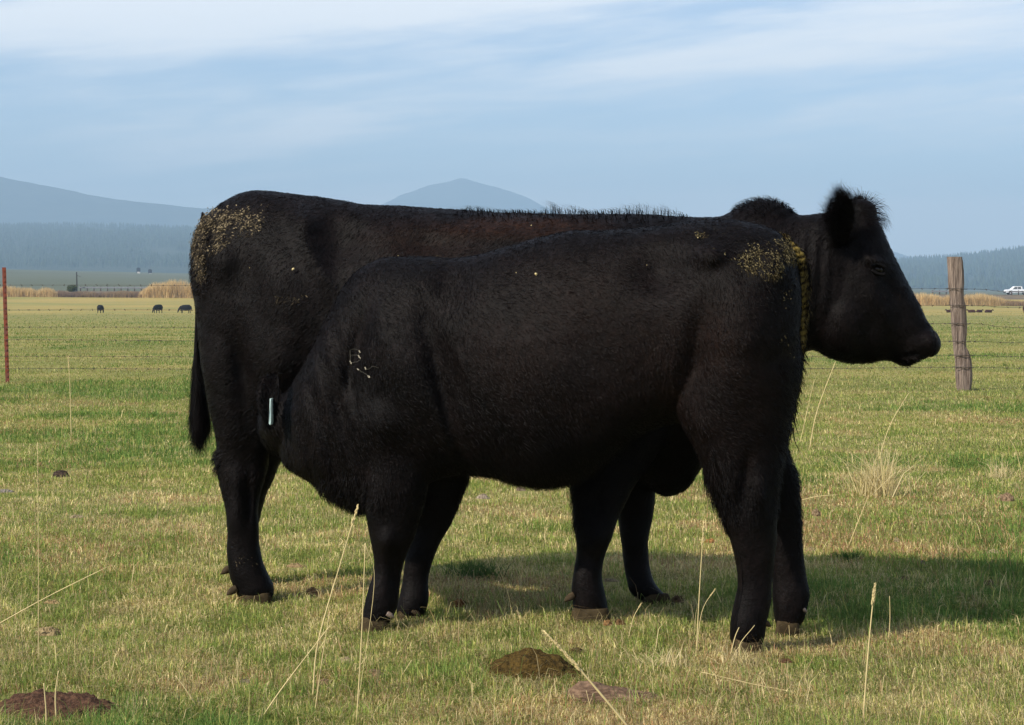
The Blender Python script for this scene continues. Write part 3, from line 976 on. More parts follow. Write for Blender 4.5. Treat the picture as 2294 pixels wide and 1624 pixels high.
# tail with switch
B = Build()
B.strip([(452, 470, 470, 500, 6.93, .02), (440, 560, 456, 560, 6.97, .022), (438, 660, 452, 660, 6.99, .018), (435, 760, 448, 760, 7.0, .017), (431, 830, 452, 830, 7.0, .022),
         (430, 890, 461, 890, 7.0, .032), (428, 930, 468, 930, 7.0, .038), (430, 960, 469, 955, 7.0, .034), (438, 980, 462, 978, 7.0, .02), (447, 988, 454, 987, 7.0, .006)], m=18)
TV, TN, TT = B.remesh(0.006, 4)
TN = vert_normals(TV, TT)
if np.mean(np.sum((TV - TV.mean(0)) * TN, 1)) < 0: TN = -TN
f_l = lambda p, n: (np.where(to_px(p)[:, 1] > 800, 0.07, 0.015), np.full(len(p), 0.12))
fv, ff, fc = fur(TV, TT, TN, 9000, lambda p: np.tile(np.array([[0, 0, -1.0]]), (len(p), 1)), f_l, lambda p, r: coat_cols(p, r), seed=31, width=0.002)
mesh_from('tail', np.concatenate([TV, fv]), np.concatenate([TT, ff + len(TV)]), MAT['coat'], cow, cols=np.concatenate([coat_cols(TV, rgc), fc]))

# ================================================================== CALF
calf = empty('calf', P(1250, 1420, 6.05) * [1, 1, 0], 'black calf nursing in front of the cow, branded shoulder, muck caked tail', 'calf')


def cd(x):
    return 6.28 + (5.96 - 6.28) * (x - 860) / (1650 - 860)


B = Build()
tr = [(634, 925, 632, 985, 6.45, .03), (636, 890, 628, 1015, 6.43, .06), (655, 858, 643, 1044, 6.38, .095), (684, 812, 672, 1062, 6.33, .125), (712, 755, 705, 1080, 6.31, .14), (740, 700, 735, 1108, 6.30, .155), (772, 640, 778, 1134, 6.30, .17),
      (806, 604, 818, 1146, 6.29, .185), (855, 580, 862, 1128, cd(860), .21), (905, 576, 915, 1098, cd(905), .225), (960, 576, 975, 1072, cd(960), .24), (1010, 580, 1040, 1060, cd(1010), .26), (1070, 572, 1100, 1062, cd(1080), .275),
      (1150, 550, 1160, 1079, cd(1150), .285), (1250, 524, 1240, 1088, cd(1250), .285), (1350, 518, 1320, 1062, cd(1350), .275), (1450, 510, 1410, 985, cd(1450), .26),
      (1550, 497, 1500, 945, cd(1550), .25), (1640, 497, 1600, 940, cd(1640), .24), (1700, 507, 1670, 930, cd(1700), .22), (1745, 527, 1725, 900, cd(1745), .185),
      (1775, 565, 1765, 850, cd(1775), .13), (1788, 620, 1783, 760, cd(1788), .07)]
B.strip(tr, p=2.3, m=40, sub=4)
# head turned away from the camera, under the cow
B.tube([(*P(655, 935, 6.30), .03), (*P(652, 937, 6.33), .062), (*P(647, 942, 6.38), .082), (*P(642, 952, 6.46), .088), (*P(646, 975, 6.60), .075), (*P(657, 1000, 6.74), .05), (*P(664, 1012, 6.80), .03)], m=20)
# near foreleg
B.strip([(790, 800, 1000, 800, 6.20, .12), (800, 920, 990, 920, 6.19, .115), (815, 1010, 975, 1010, 6.18, .10), (820, 1080, 958, 1080, 6.17, .085), (822, 1145, 943, 1145, 6.17, .068), (829, 1195, 930, 1195, 6.17, .056),
         (836, 1232, 914, 1232, 6.17, .050), (839, 1265, 904, 1265, 6.17, .043), (834, 1295, 896, 1295, 6.17, .04), (824, 1330, 892, 1328, 6.17, .044), (817, 1362, 886, 1360, 6.17, .046), (811, 1395, 871, 1392, 6.17, .043)], m=24)
# far foreleg
B.strip([(880, 940, 1060, 940, 6.38, .10), (900, 1020, 1062, 1020, 6.39, .09), (915, 1075, 1046, 1075, 6.4, .08), (924, 1130, 1027, 1130, 6.4, .065), (922, 1180, 1008, 1180, 6.4, .055), (911, 1222, 984, 1222, 6.39, .05),
         (905, 1255, 971, 1255, 6.38, .043), (902, 1295, 960, 1295, 6.38, .04), (896, 1335, 960, 1335, 6.37, .043), (891, 1362, 955, 1362, 6.37, .044), (890, 1380, 944, 1380, 6.37, .04)], m=24)
# near hind leg
B.strip([(1540, 700, 1780, 680, 5.90, .13), (1510, 830, 1792, 800, 5.87, .145), (1518, 925, 1778, 900, 5.86, .135), (1548, 985, 1764, 970, 5.85, .115), (1568, 1035, 1752, 1025, 5.84, .095), (1580, 1080, 1745, 1075, 5.83, .08),
         (1598, 1120, 1740, 1115, 5.83, .07), (1619, 1165, 1737, 1160, 5.82, .06), (1638, 1215, 1736, 1215, 5.82, .052), (1648, 1265, 1733, 1265, 5.82, .045), (1651, 1310, 1731, 1310, 5.82, .042),
         (1646, 1352, 1726, 1352, 5.82, .045), (1639, 1392, 1715, 1392, 5.82, .048), (1637, 1440, 1706, 1440, 5.82, .044)], m=24)
# far hind leg
B.strip([(1600, 820, 1780, 820, 6.06, .12), (1640, 910, 1768, 910, 6.08, .10), (1665, 975, 1757, 975, 6.09, .085), (1688, 1025, 1766, 1022, 6.10, .07), (1702, 1065, 1783, 1060, 6.1, .06), (1712, 1110, 1790, 1110, 6.1, .05),
         (1722, 1170, 1793, 1170, 6.1, .043), (1727, 1230, 1798, 1230, 6.1, .04), (1730, 1290, 1804, 1290, 6.1, .04), (1731, 1335, 1811, 1332, 6.1, .045), (1734, 1368, 1803, 1366, 6.1, .045), (1738, 1402, 1792, 1400, 6.1, .042)], m=24)
for (x_, y_, d_, r_, ro) in ((1600, 590, 5.80, (.07, .05, .05), 0.2), (1660, 760, 5.77, (.15, .05, .22), 0.1), (880, 850, 6.10, (.11, .04, .22), 0.25), (930, 680, 6.09, (.10, .05, .14), 0.2), (860, 1010, 6.08, (.09, .04, .09), 0.0)):
    pass
KVV, KN, KT = B.remesh(0.0105, 5)
KVV = KVV + KN * 0.0028
q = to_px(KVV)
KVV = KVV + KN * ((vnoise(KVV, 4.5, 42, 3) - 0.5) * 0.016 + (vnoise(KVV, 22, 49, 2) - 0.5) * 0.004)[:, None]
nearside = KN[:, 1] < -0.2
fk_ = np.clip(-KN[:, 1] * 1.5, 0, 1)
rel = (0.030 * gauss(q, 1590, 570, 35, 26) - 0.034 * gauss(q, 1480, 610, 60, 50) + 0.030 * gauss(q, 1660, 760, 80, 130) + 0.018 * gauss(q, 1735, 590, 30, 40)
       - 0.020 * gauss(q, 1560, 800, 30, 120, .15) + 0.030 * gauss(q, 890, 800, 55, 150, -.35) - 0.022 * gauss(q, 985, 830, 26, 150, -.25) + 0.024 * gauss(q, 850, 950, 50, 50)
       + 0.018 * gauss(q, 930, 640, 50, 60) - 0.02 * gauss(q, 800, 780, 20, 110, .25) + 0.02 * gauss(q, 1200, 800, 130, 160) - 0.02 * gauss(q, 1010, 640, 40, 60)
       + 0.012 * gauss(q, 868, 1210, 18, 26) - 0.010 * gauss(q, 880, 1300, 10, 50) + 0.014 * gauss(q, 1700, 1110, 16, 40) - .012 * gauss(q, 1668, 1070, 14, 50))
KVV[:, 1] -= rel * fk_ * 1.4
KVV[:, 1] += 0.006 * in_blob(q, 730, 900, 75, 190, .8) * np.sin((q[:, 0] - 700) * 0.13 - (q[:, 1] - 900) * 0.04 + 3 * vnoise(KVV, 4, 5, 2)) * fk_
KVV[:, 1] += 0.004 * in_blob(q, 1010, 900, 50, 170, .8) * np.sin((q[:, 0] - 1000) * 0.12 + (q[:, 1] - 930) * -0.05 + 3 * vnoise(KVV, 4, 6, 2)) * fk_
KN = vert_normals(KVV, KT)
if np.mean(np.sum((KVV - KVV.mean(0)) * KN, 1)) < 0: KN = -KN


def calf_len(p, n):
    q = to_px(p)
    lg_ = np.clip((q[:, 1] - 1130) / 80, 0, 1)
    L = 0.020 - .010 * lg_; lf = 0.28 - .13 * lg_
    m = in_blob(q, 1250, 1040, 230, 90, .6); L += m * 0.022
    m = in_blob(q, 1650, 1050, 140, 170, .6); L += m * 0.004
    m = in_blob(q, 1780, 1000, 50, 260, .5) * (n[:, 0] > 0.1); L += m * 0.006; lf += m * .15
    m = in_blob(q, 1800, 1280, 20, 160, .5) * (n[:, 0] > 0.3); L += m * 0.003; lf += m * .1
    m = in_blob(q, 1610, 1110, 40, 90, .5) * (n[:, 0] < -0.2); L += m * 0.01; lf += m * .3
    m = in_blob(q, 770, 1110, 90, 50, .5) * (n[:, 2] < -.1); L += m * 0.014; lf += m * .4
    return L, lf


def calf_flow(p):
    q = to_px(p)
    f = np.tile(np.array([[0.6, 0.0, -0.75]]), (len(p), 1))
    leg = np.clip((q[:, 1] - 960) / 120, 0, 1)[:, None]
    f = f * (1 - leg) + np.array([[0.12, 0, -1.0]]) * leg
    return f


def calf_brown(p):
    q = to_px(p)
    return 0.25 * in_blob(q, 1300, 760, 350, 200) * vnoise(p, 5, 77, 2) + 0.25 * in_blob(q, 1600, 850, 200, 250) * vnoise(p, 7, 78, 2)


def calf_muck(c):
    q = to_px(c)
    nz = vnoise(c, 30, 61, 3)
    w_ = in_blob(q, 1715, 585, 62, 40, .8) * 0.9 + in_blob(q, 1750, 590, 28, 60, .8) * 0.8 + in_blob(q, 1562, 530, 14, 7, .6) * 1.5 + in_blob(q, 1640, 572, 50, 14, .8) * .35 + in_blob(q, 1765, 720, 22, 110, .6) * .08
    return np.clip((nz - 0.44) * 5, 0, 1) * w_ + 4e-5


def calf_fur_col(p, r):
    c = coat_cols(p, r, calf_brown)
    w_ = np.clip(calf_muck(p) * 1.0, 0, 1) * (r.random(len(p)) < .6)
    return c + w_[:, None] * np.array([[.12, .09, .035]]) * r.random((len(p), 1))


rgk = np.random.default_rng(13)
FV, FF, FCc = fur(KVV, KT, KN, 150000, calf_flow, calf_len, calf_fur_col, seed=15, width=0.0022)
V = np.concatenate([KVV, FV]); T3 = np.concatenate([KT, FF + len(KVV)])
body = mesh_from('body', V, T3, MAT['coat'], calf, cols=np.concatenate([coat_cols(KVV, rgk, calf_brown), FCc]))
sm = np.zeros(len(T3), dtype=bool); sm[:len(KT)] = True
body.data.polygons.foreach_set('use_smooth', sm)


fv, ff, fc = flakes(KVV, KT, KN, 1900, calf_muck, 18, (0.003, 0.010), np.array([0.5, 0, -0.6]))
mo = mesh_from('dried_muck', fv, ff, MAT['muck'], calf, cols=fc * np.array([[0.7, 0.72, 0.6]])); mo['label'] = 'specks of dried muck beside the tail'; mo['kind'] = 'stuff'
calf_bvh = BVHTree.FromPolygons([tuple(v) for v in KVV], [tuple(t) for t in KT.tolist()])

# tail, caked
B = Build()
B.strip([(1748, 515, 1762, 545, 5.90, .03), (1762, 528, 1790, 560, 5.88, .03), (1776, 570, 1810, 585, 5.87, .03), (1781, 620, 1815, 625, 5.87, .028), (1783, 690, 1813, 690, 5.87, .027), (1778, 760, 1806, 760, 5.87, .027),
         (1774, 830, 1796, 830, 5.87, .025), (1768, 890, 1784, 890, 5.87, .022), (1758, 940, 1772, 940, 5.87, .016), (1756, 985, 1762, 985, 5.87, .006)], m=18)
TV, TN, TT = B.remesh(0.0055, 3)
q = to_px(TV)
ring = np.sin(q[:, 1] * 0.42 + (q[:, 0] - 1790) * 0.12 + 2 * vnoise(TV, 12, 3, 2))
TV = TV + TN * (ring * 0.0016 * (vnoise(TV, 30, 67, 2) + .4) + (vnoise(TV, 60, 66, 2) - .5) * 0.008)[:, None]
TN = vert_normals(TV, TT)
if np.mean(np.sum((TV - TV.mean(0)) * TN, 1)) < 0: TN = -TN
ycol = np.clip((860 - q[:, 1]) / 160, 0, 1) * np.clip((q[:, 1] - 530) / 20, 0, 1) * np.clip((1806 - q[:, 0]) / 8 + 0.2, 0, 1) * np.clip(ring + 1.0, .15, 1)
ycol = ycol * (0.5 + 0.8 * vnoise(TV, 30, 55, 2)) + 0.25 * np.clip((960 - q[:, 1]) / 160, 0, 1) * (vnoise(TV, 40, 56, 2) > .55)
tc_ = COATC[None] + np.clip(ycol, 0, 1)[:, None] * np.array([[0.15, 0.11, 0.03]])


def tail_col(p, r):
    qq = to_px(p)
    k = (r.random(len(p)) < 0.45) * np.clip((900 - qq[:, 1]) / 200, 0, 1)
    return COATC[None] + k[:, None] * np.array([[0.11, 0.085, 0.03]]) * r.random((len(p), 1))


fv, ff, fc = fur(TV, TT, TN, 1700, lambda p: np.tile(np.array([[0.25, 0, -1.0]]), (len(p), 1)),
                 lambda p, n: (0.010 + 0.014 * (n[:, 0] > .1) + 0.016 * (to_px(p)[:, 1] > 780), np.full(len(p), 0.45)), tail_col, seed=41, width=0.003)
t_o = mesh_from('tail', np.concatenate([TV, fv]), np.concatenate([TT, ff + len(TV)]), MAT['muck'], calf, cols=np.concatenate([tc_, fc]))
t_o['label'] = 'tail caked with ochre muck'
# loose curls at the end of the tail
st = []
for k in range(46):
    x0 = random.uniform(1752, 1782); y0 = random.uniform(800, 960)
    L = random.uniform(25, 60); cur = random.uniform(-8, 12); ph = random.uniform(0, 6)
    st.append(([P(x0 + cur * math.sin(t * 2.6 + ph) * t + 6 * t, y0 + L * t, 5.86 + 0.02 * math.sin(k)) for t in np.linspace(0, 1, 8)], 0.0022))
for (x0, y0, pts) in ((1770, 890, [(1776, 900), (1780, 915), (1777, 926), (1768, 930), (1763, 924)]), (1758, 940, [(1764, 955), (1767, 965), (1772, 970), (1778, 972)])):
    st.append(([P(x0, y0, 5.86)] + [P(a_, b_, 5.86) for a_, b_ in pts], 0.002))
hair_strands(st, 'tail_hair', calf, MAT['farcow'])

# ear + tag
er = ear(calf, [(598, 838, 622, 838, 6.27, .018), (586, 852, 626, 852, 6.255, .022), (578, 875, 627, 875, 6.24, .022), (577, 900, 625, 900, 6.235, .02), (583, 928, 621, 928, 6.235, .016), (592, 948, 616, 948, 6.24, .012), (600, 960, 610, 960, 6.24, .006)],
         np.array([[-0.1, 0, -1.0]]), 44, 0.016, 4000)
v = [P(604, 893, 6.205), P(607, 893, 6.205), P(606.5, 945, 6.20), P(605, 952, 6.20), P(602, 949, 6.20), P(603, 925, 6.20)]
v2 = [p + np.array([0.003, 0.05, 0.0]) for p in v]
V = np.array(v + v2); k = 6
Fc = [tuple(range(k)), tuple(range(2 * k - 1, k - 1, -1))] + [(i, (i + 1) % k, k + (i + 1) % k, k + i) for i in range(k)]
tg = mesh_from('ear_tag', V, Fc, MAT['tagm'], er); tg['label'] = 'pale blue green ear tag seen edge on'
B = Build(); B.ell(P(604.5, 889, 6.205), (0.009, 0.006, 0.006)); V, Fc = B.arrays()
mesh_from('stud', V, Fc, MAT['tagg'], tg, smooth=True)

# hooves
hoof(calf, 808, 868, 1390, 1413, 6.17, -1, 5, .046)
hoof(calf, 890, 943, 1375, 1392, 6.37, -1, 4, .044)
hoof(calf, 1640, 1704, 1436, 1458, 5.82, -1, 3, .048)
hoof(calf, 1738, 1790, 1398, 1420, 6.10, -1, 4, .046)
dewclaw(calf, 874, 1378, 6.13, 1, .013, 'dewpale'); dewclaw(calf, 932, 1372, 6.33, 1, .016)
dewclaw(calf, 1797, 1364, 6.07, 1, .014, 'dewpale'); dewclaw(calf, 1716, 1396, 5.80, 1, .014)

# brand marks burnt on the shoulder
def brand(strokes, name, parent, bvh, lbl):
    V = []; Fc = []; n = 0; cl_ = []
    for pts, wd in strokes:
        pp = []
        for (a_, b_) in zip(pts[:-1], pts[1:]):
            for t in np.linspace(0, 1, 6, endpoint=False):
                pp.append((a_[0] + (b_[0] - a_[0]) * t, a_[1] + (b_[1] - a_[1]) * t))
        pp.append(pts[-1])
        pp = [(x_ + random.uniform(-.5, .5), y_ + random.uniform(-.5, .5)) for x_, y_ in pp]
        for i, (x_, y_) in enumerate(pp):
            x2, y2 = pp[min(i + 1, len(pp) - 1)]; x1, y1 = pp[max(i - 1, 0)]
            dx, dy = x2 - x1, y2 - y1; l = math.hypot(dx, dy) + 1e-6
            ww = wd * random.uniform(0.55, 1.1) * (0.5 if i in (0, len(pp) - 1) else 1)
            for s in (-1, 1):
                h_, n_ = hit(bvh, x_ - dy / l * ww * s / 2, y_ + dx / l * ww * s / 2)
                p_ = np.array(h_) + np.array([0, -0.0075, 0.002])
                V.append(p_); cl_.append(np.array([1, .9, .7]) * (0.038 if wd < 2.1 else 0.05 if wd < 2.6 else 0.24) * random.uniform(.5, 1.2))  # dim brand lines; widest strokes coloured bright as painted highlights
            if i:
                Fc.append((n - 2, n - 1, n + 1, n))
            n += 2
    o = mesh_from(name, V, Fc, MAT['brand'], parent, cols=np.array(cl_))
    o['label'] = lbl
    return o


brand([([(784, 785), (785, 798), (784, 812), (787, 815)], 2.2), ([(784, 785), (795, 783), (803, 786), (806, 790), (803, 796)], 1.2), ([(785, 797), (801, 796), (804, 799), (808, 806), (800, 812), (787, 814)], 1.2),
       ([(804, 786), (807, 791)], 3.5), ([(802, 797), (808, 805)], 3), ([(784, 809), (787, 816)], 4)], 'brand_mark', calf, calf_bvh, 'burnt letter B brand on the shoulder')
brand([([(797, 826), (803, 827), (808, 833), (818, 838), (828, 846)], 1.6), ([(818, 823), (819, 829)], 3.2), ([(800, 827), (804, 830)], 3.4), ([(824, 842), (828, 848)], 5),
       ([(832, 822), (842, 823), (848, 826)], 1.6), ([(818, 829), (826, 828), (834, 823)], 1.0)], 'brand_mark', calf, calf_bvh, 'burnt forked brand below the letter on the shoulder')

# tiny stray flecks on coats
def flecks(lst, parent, bvh):
    V = []; Fc = []; n = 0
    for x_, y_, r_ in lst:
        h_, n_ = hit(bvh, x_, y_)
        if h_ is None: continue
        p = np.array(h_) + np.array([0, -0.012, 0])
        ring = [p + r_ * (0.7 + 0.6 * random.random()) * np.array([math.cos(a), -0.2, math.sin(a)]) for a in np.arange(6)]
        V += ring + [p + np.array([0, -0.003, 0])]
        Fc += [(n + i, n + (i + 1) % 6, n + 6) for i in range(6)]
        n += 7
    mesh_from('dried_muck', V, Fc, MAT['straw'], parent)['kind'] = 'stuff'


flecks([(657, 603, .0045), (1218, 480, .002), (892, 573, .0015), (1190, 505, .002), (560, 600, .0015)], cow, cow_bvh)
flecks([(1200, 614, .0038), (1156, 611, .0018), (1448, 594, .0015), (1562, 533, .002)], calf, calf_bvh)

# ------------------------------------------------------------------ fence
fence = empty('barbed_wire_fence', (-0.5, 21.8, 0), 'barbed wire fence with a grey wooden post and a red steel post', 'fence')
DP, DT = 21.2, 22.9


def fpt(px_, py_, d_): return P(px_ / 1.3493, py_ / 1.3493, d_)


# wooden post
B = Build()
sec = [(780, 2862, 2906), (800, 2863, 2909), (830, 2865, 2911), (860, 2866, 2912), (880, 2868, 2910), (905, 2872, 2911), (926, 2873, 2916), (955, 2875, 2918), (985, 2876, 2920), (1010, 2877, 2920), (1032, 2880, 2918),
       (1050, 2881, 2918), (1072, 2883, 2928), (1095, 2886, 2934), (1120, 2887, 2936), (1150, 2888, 2937), (1200, 2894, 2930)]
zoff = 0
B.strip([(l / 1.3493, y / 1.3493, r / 1.3493, y / 1.3493, DP, .072) for y, l, r in sec], p=2.6, m=44, sub=6)
V, Fc = B.arrays()
V = np.array(V)
ax = np.arctan2(V[:, 1] - DP, V[:, 0] - P(2900 / 1.3493, 900 / 1.3493, DP)[0])
gr = vnoise(np.stack([np.cos(ax) * 1.5, np.sin(ax) * 1.5, V[:, 2] * 0.35], 1), 3.2, 91, 3) - .5
cc_ = V.copy(); cx0 = np.interp(V[:, 2], *zip(*sorted([(P(0, y / 1.3493, DP)[2], P((l + r) / 2 / 1.3493, 0, DP)[0]) for y, l, r in sec])))
rad = np.stack([V[:, 0] - cx0, V[:, 1] - DP], 1)
V[:, :2] += rad * (gr * 0.32)[:, None]
V[:, 2] += (vnoise(V, 28, 92, 2) - .5) * 0.03 * (V[:, 2] > 1.40)
V[:, 2] += 0.012
wpost = mesh_from('wooden_post', V, Fc, MAT['wood'], fence)
wpost['label'] = 'crooked weathered grey wooden post'
# T post
p0 = P(17, 858, DT); p1 = P(9, 599, DT)
p0[2] = -0.03
B = Build()
for ox, oy, hx, hy in ((0, 0, .021, .003), (0, .018, .003, .018)):
    R = []
    for t in np.linspace(0, 1, 8):
        c = p0 + (p1 - p0) * t
        R.append([c + np.array([sx * hx + ox, oy + sy * hy, 0]) for sx, sy in ((-1, -1), (1, -1), (1, 1), (-1, 1))])
    B.rings(np.array(R))
for t in np.linspace(0.03, 0.97, 22):   # studs
    c = p0 + (p1 - p0) * t + np.array([0, -0.006, 0])
    R = [[c + np.array([sx * .008, sy * .005, zz]) for sx, sy in ((-1, -1), (1, -1), (1, 1), (-1, 1))] for zz in (-.008, .008)]
    B.rings(np.array(R))
V, Fc = B.arrays()
sp = mesh_from('steel_post', V, Fc, MAT['rust'], fence); sp['label'] = 'leaning rusty red steel post'
# wires: left height (at the steel post), right height (at the wooden post), far right
wires = [(862, 873, 882, 855), (937, 923, 930, 930), (989, 978, 990, 978), (1027, 1032, 1036, 1030), (1077, 1074, 1078, 1076), (1114, 1110, 1113, 1112)]
for wi, (yl, ym, yr, ymid) in enumerate(wires):
    A = fpt(18, yl, DT - .02); Mp = fpt(2892, ym, DP - 0.082); Rr = fpt(3094, yr, DP - .1)
    A2 = fpt(-900, yl + 8, DT + 1.2)
    R2 = fpt(3900, yr + 4, DP - .3)
    mid = (A + Mp) / 2; mid[2] -= 0.03
    q1 = A * .75 + Mp * .25; q1[2] -= 0.012 * (wi != 0)
    q3 = A * .25 + Mp * .75; q3[2] -= 0.02
    pts = catmull(np.array([A2, A, q1, mid, q3, Mp, Rr, R2]), 10)
    B = Build()
    B.tube([(*p, 0.0020) for p in pts], m=6, sub=1)
    # barbs
    seg = np.linalg.norm(np.diff(pts, axis=0), axis=1); cum = np.concatenate([[0], np.cumsum(seg)])
    s = 0.05
    while s < cum[-1]:
        c = np.array([np.interp(s, cum, pts[:, k]) for k in range(3)])
        for _ in range(2):
            dv = np.array([random.uniform(-1, 1), random.uniform(-1, 1), random.uniform(-1, 1)]); dv /= np.linalg.norm(dv)
            B.tube([(*(c - dv * .014), .0016), (*c, .0035), (*(c + dv * .014), .0016)], m=5, sub=1)
        s += 0.125 + random.uniform(-.01, .01)
    V, Fc = B.arrays()
    mesh_from('wire', V, Fc, MAT['wire'], fence)
    # the wire is lapped round the wooden post
    B = Build(); zc = Mp[2]; cxp = np.interp(zc, *zip(*sorted([(P(0, y / 1.3493, DP)[2], P((l + r) / 2 / 1.3493, 0, DP)[0]) for y, l, r in sec])))
    B.tube([(cxp + .113 * math.cos(a), DP + .085 * math.sin(a), zc + .004 * math.sin(a * 2), .0032) for a in np.linspace(-math.pi, 0, 12)], m=6, sub=1)
    V, Fc = B.arrays()
    mesh_from('wire_tie', V, Fc, MAT['wire'], fence)

# ------------------------------------------------------------------ far cattle
def far_cow(name, x_, y_, yaw, scale, label, cat, mat, lying=False, group=None, grazing=True):
    B = Build()
    def T(p):   # local cow: faces +X, metres
        c, s = math.cos(yaw), math.sin(yaw)
        px_, py_, pz_ = p[0] * scale, p[1] * scale, p[2] * scale
        return (x_ + px_ * c - py_ * s, y_ + px_ * s + py_ * c, z0 + pz_)
    z0 = ground_z(x_, y_)
    dz = -0.62 if lying else 0
    B.tube([(*T((-.82, 0, .98 + dz)), .10 * scale), (*T((-.72, 0, .93 + dz)), .36 * scale, .85), (*T((-.3, 0, .86 + dz)), .45 * scale, .88), (*T((.2, 0, .84 + dz)), .45 * scale, .85), (*T((.6, 0, .88 + dz)), .37 * scale, .8), (*T((.85, 0, .93 + dz)), .16 * scale)], m=16)
    if lying:
        B.tube([(*T((.7, 0, .42)), .2 * scale), (*T((.95, 0, .58)), .14 * scale), (*T((1.08, 0, .66)), .12 * scale), (*T((1.3, .0, .55)), .08 * scale), (*T((1.42, 0, .48)), .05 * scale)], m=12)
        for sx, sy in ((.55, .3), (.55, -.3), (-.5, .38), (-.5, -.38)):
            B.tube([(*T((sx - .2, sy, .2)), .12 * scale), (*T((sx + .1, sy, .12)), .08 * scale), (*T((sx + .3, sy * .8, .06)), .05 * scale)], m=8)
    else:
        B.tube([(*T((.7, 0, .98)), .22 * scale), (*T((.98, 0, .75)), .15 * scale), (*T((1.12, 0, .5)), .12 * scale), (*T((1.22, 0, .22)), .085 * scale), (*T((1.26, 0, .1)), .05 * scale)], m=12)
        for sx, sy in ((.55, .18), (.62, -.18), (-.62, .2), (-.5, -.2)):
            B.tube([(*T((sx, sy, .85)), .15 * scale), (*T((sx + .02, sy, .5)), .09 * scale), (*T((sx, sy, .28)), .06 * scale), (*T((sx, sy, .05)), .055 * scale), (*T((sx + .03, sy, -.02)), .06 * scale)], m=10)
    for s in (-1, 1):
        hx, hz = (1.08, .72) if lying else (1.02, .72)
        B.tube([(*T((hx, s * .08, hz)), .04 * scale), (*T((hx - .05, s * .22, hz)), .05 * scale, .5), (*T((hx - .08, s * .3, hz - .03)), .015 * scale)], m=8)
    if not lying:
        B.tube([(*T((-.84, 0, 1.1)), .04 * scale), (*T((-.92, 0, .8)), .03 * scale), (*T((-.9, 0, .45)), .05 * scale), (*T((-.9, 0, .3)), .02 * scale)], m=8)
    V, Nn, TT = B.remesh(0.035 * scale, 2)
    e = tag(mesh_from(name, V, TT, mat, smooth=True, loc=(x_, y_, z0)), label, cat, group)
    return e


def at(px_, d_): return (px_ - CX) / F * d_, d_


g = 'black cattle grazing in the far pasture'
x_, y_ = at(225, 262); far_cow('grazing_cow', x_, y_, math.radians(80), .82, 'round black cow seen end on, grazing far away, leftmost of the three', 'cow', MAT['farcow'], group=g)
x_, y_ = at(354, 262); far_cow('grazing_cow', x_, y_, math.radians(240), .86, 'middle one of three black cows grazing far away at left', 'cow', MAT['farcow'], group=g)
x_, y_ = at(416, 262); far_cow('grazing_cow', x_, y_, math.radians(205), .84, 'black cow grazing side on far away, nearest the big cow', 'cow', MAT['farcow'], group=g)
g = 'dark cattle lying in the far pasture'
for px_, yaw, sc, lb in ((2127, 200, .62, 'dark cow lying in the far grass just left of the wooden post'), (2176, 180, .62, 'dark cow lying in the far grass directly right of the wooden post'),
                         (2193, 30, .6, 'dark cow lying close behind another, right of the wooden post'), (2213, 10, .62, 'dark cow lying alone in the far grass at right')):
    x_, y_ = at(px_, 300 + (3 if px_ == 2193 else 0)); far_cow('lying_cow', x_, y_, math.radians(yaw), sc, lb, 'cow', MAT['farbrown'], True, g)
x_, y_ = at(2301, 300); far_cow('standing_cow', x_, y_, math.radians(20), .85, 'reddish brown cow cut by the right edge of the picture', 'cow', MAT['farbrown'])

# ------------------------------------------------------------------ road things
def box(B, x0, x1, y0, y1, z0, z1):
    R = [[(x0, y0, z), (x1, y0, z), (x1, y1, z), (x0, y1, z)] for z in (z0, z1)]
    B.rings(np.array(R, float))


def guard(pxa, pxb, yd, label, step=1.52):
    xa, xb = at(pxa, yd)[0], at(pxb, yd)[0]
    z0 = lambda x: float(terrain_z(x, yd + 2))
    g_ = empty('guardrail', (xa, yd, z0(xa)), label, 'guardrail')
    B = Build()
    R = []
    for x in np.linspace(xa, xb, 12):
        z = z0(x) + .55
        R.append([(x, yd, z), (x, yd + .05, z + .02), (x, yd + .05, z + .3), (x, yd, z + .31), (x, yd - .04, z + .24), (x, yd, z + .155), (x, yd - .04, z + .07)])
    B.rings(np.array(R)); V, Fc = B.arrays(); mesh_from('rail', V, Fc, MAT['rail'], g_)
    x = xa + .4
    while x < xb:
        B = Build(); box(B, x - .11, x + .11, yd + .05, yd + .25, z0(x) - .4, z0(x) + .98); V, Fc = B.arrays()
        mesh_from('post', V, Fc, MAT['railpost'], g_); x += step
    return g_


guard(176, 420, 467, 'pale steel guardrail beside the far road at left')
guard(2085, 2150, 467, 'short pale guardrail left of the wooden post, beside the far road')
guard(2262, 2330, 467, 'pale guardrail under the white pickup truck')

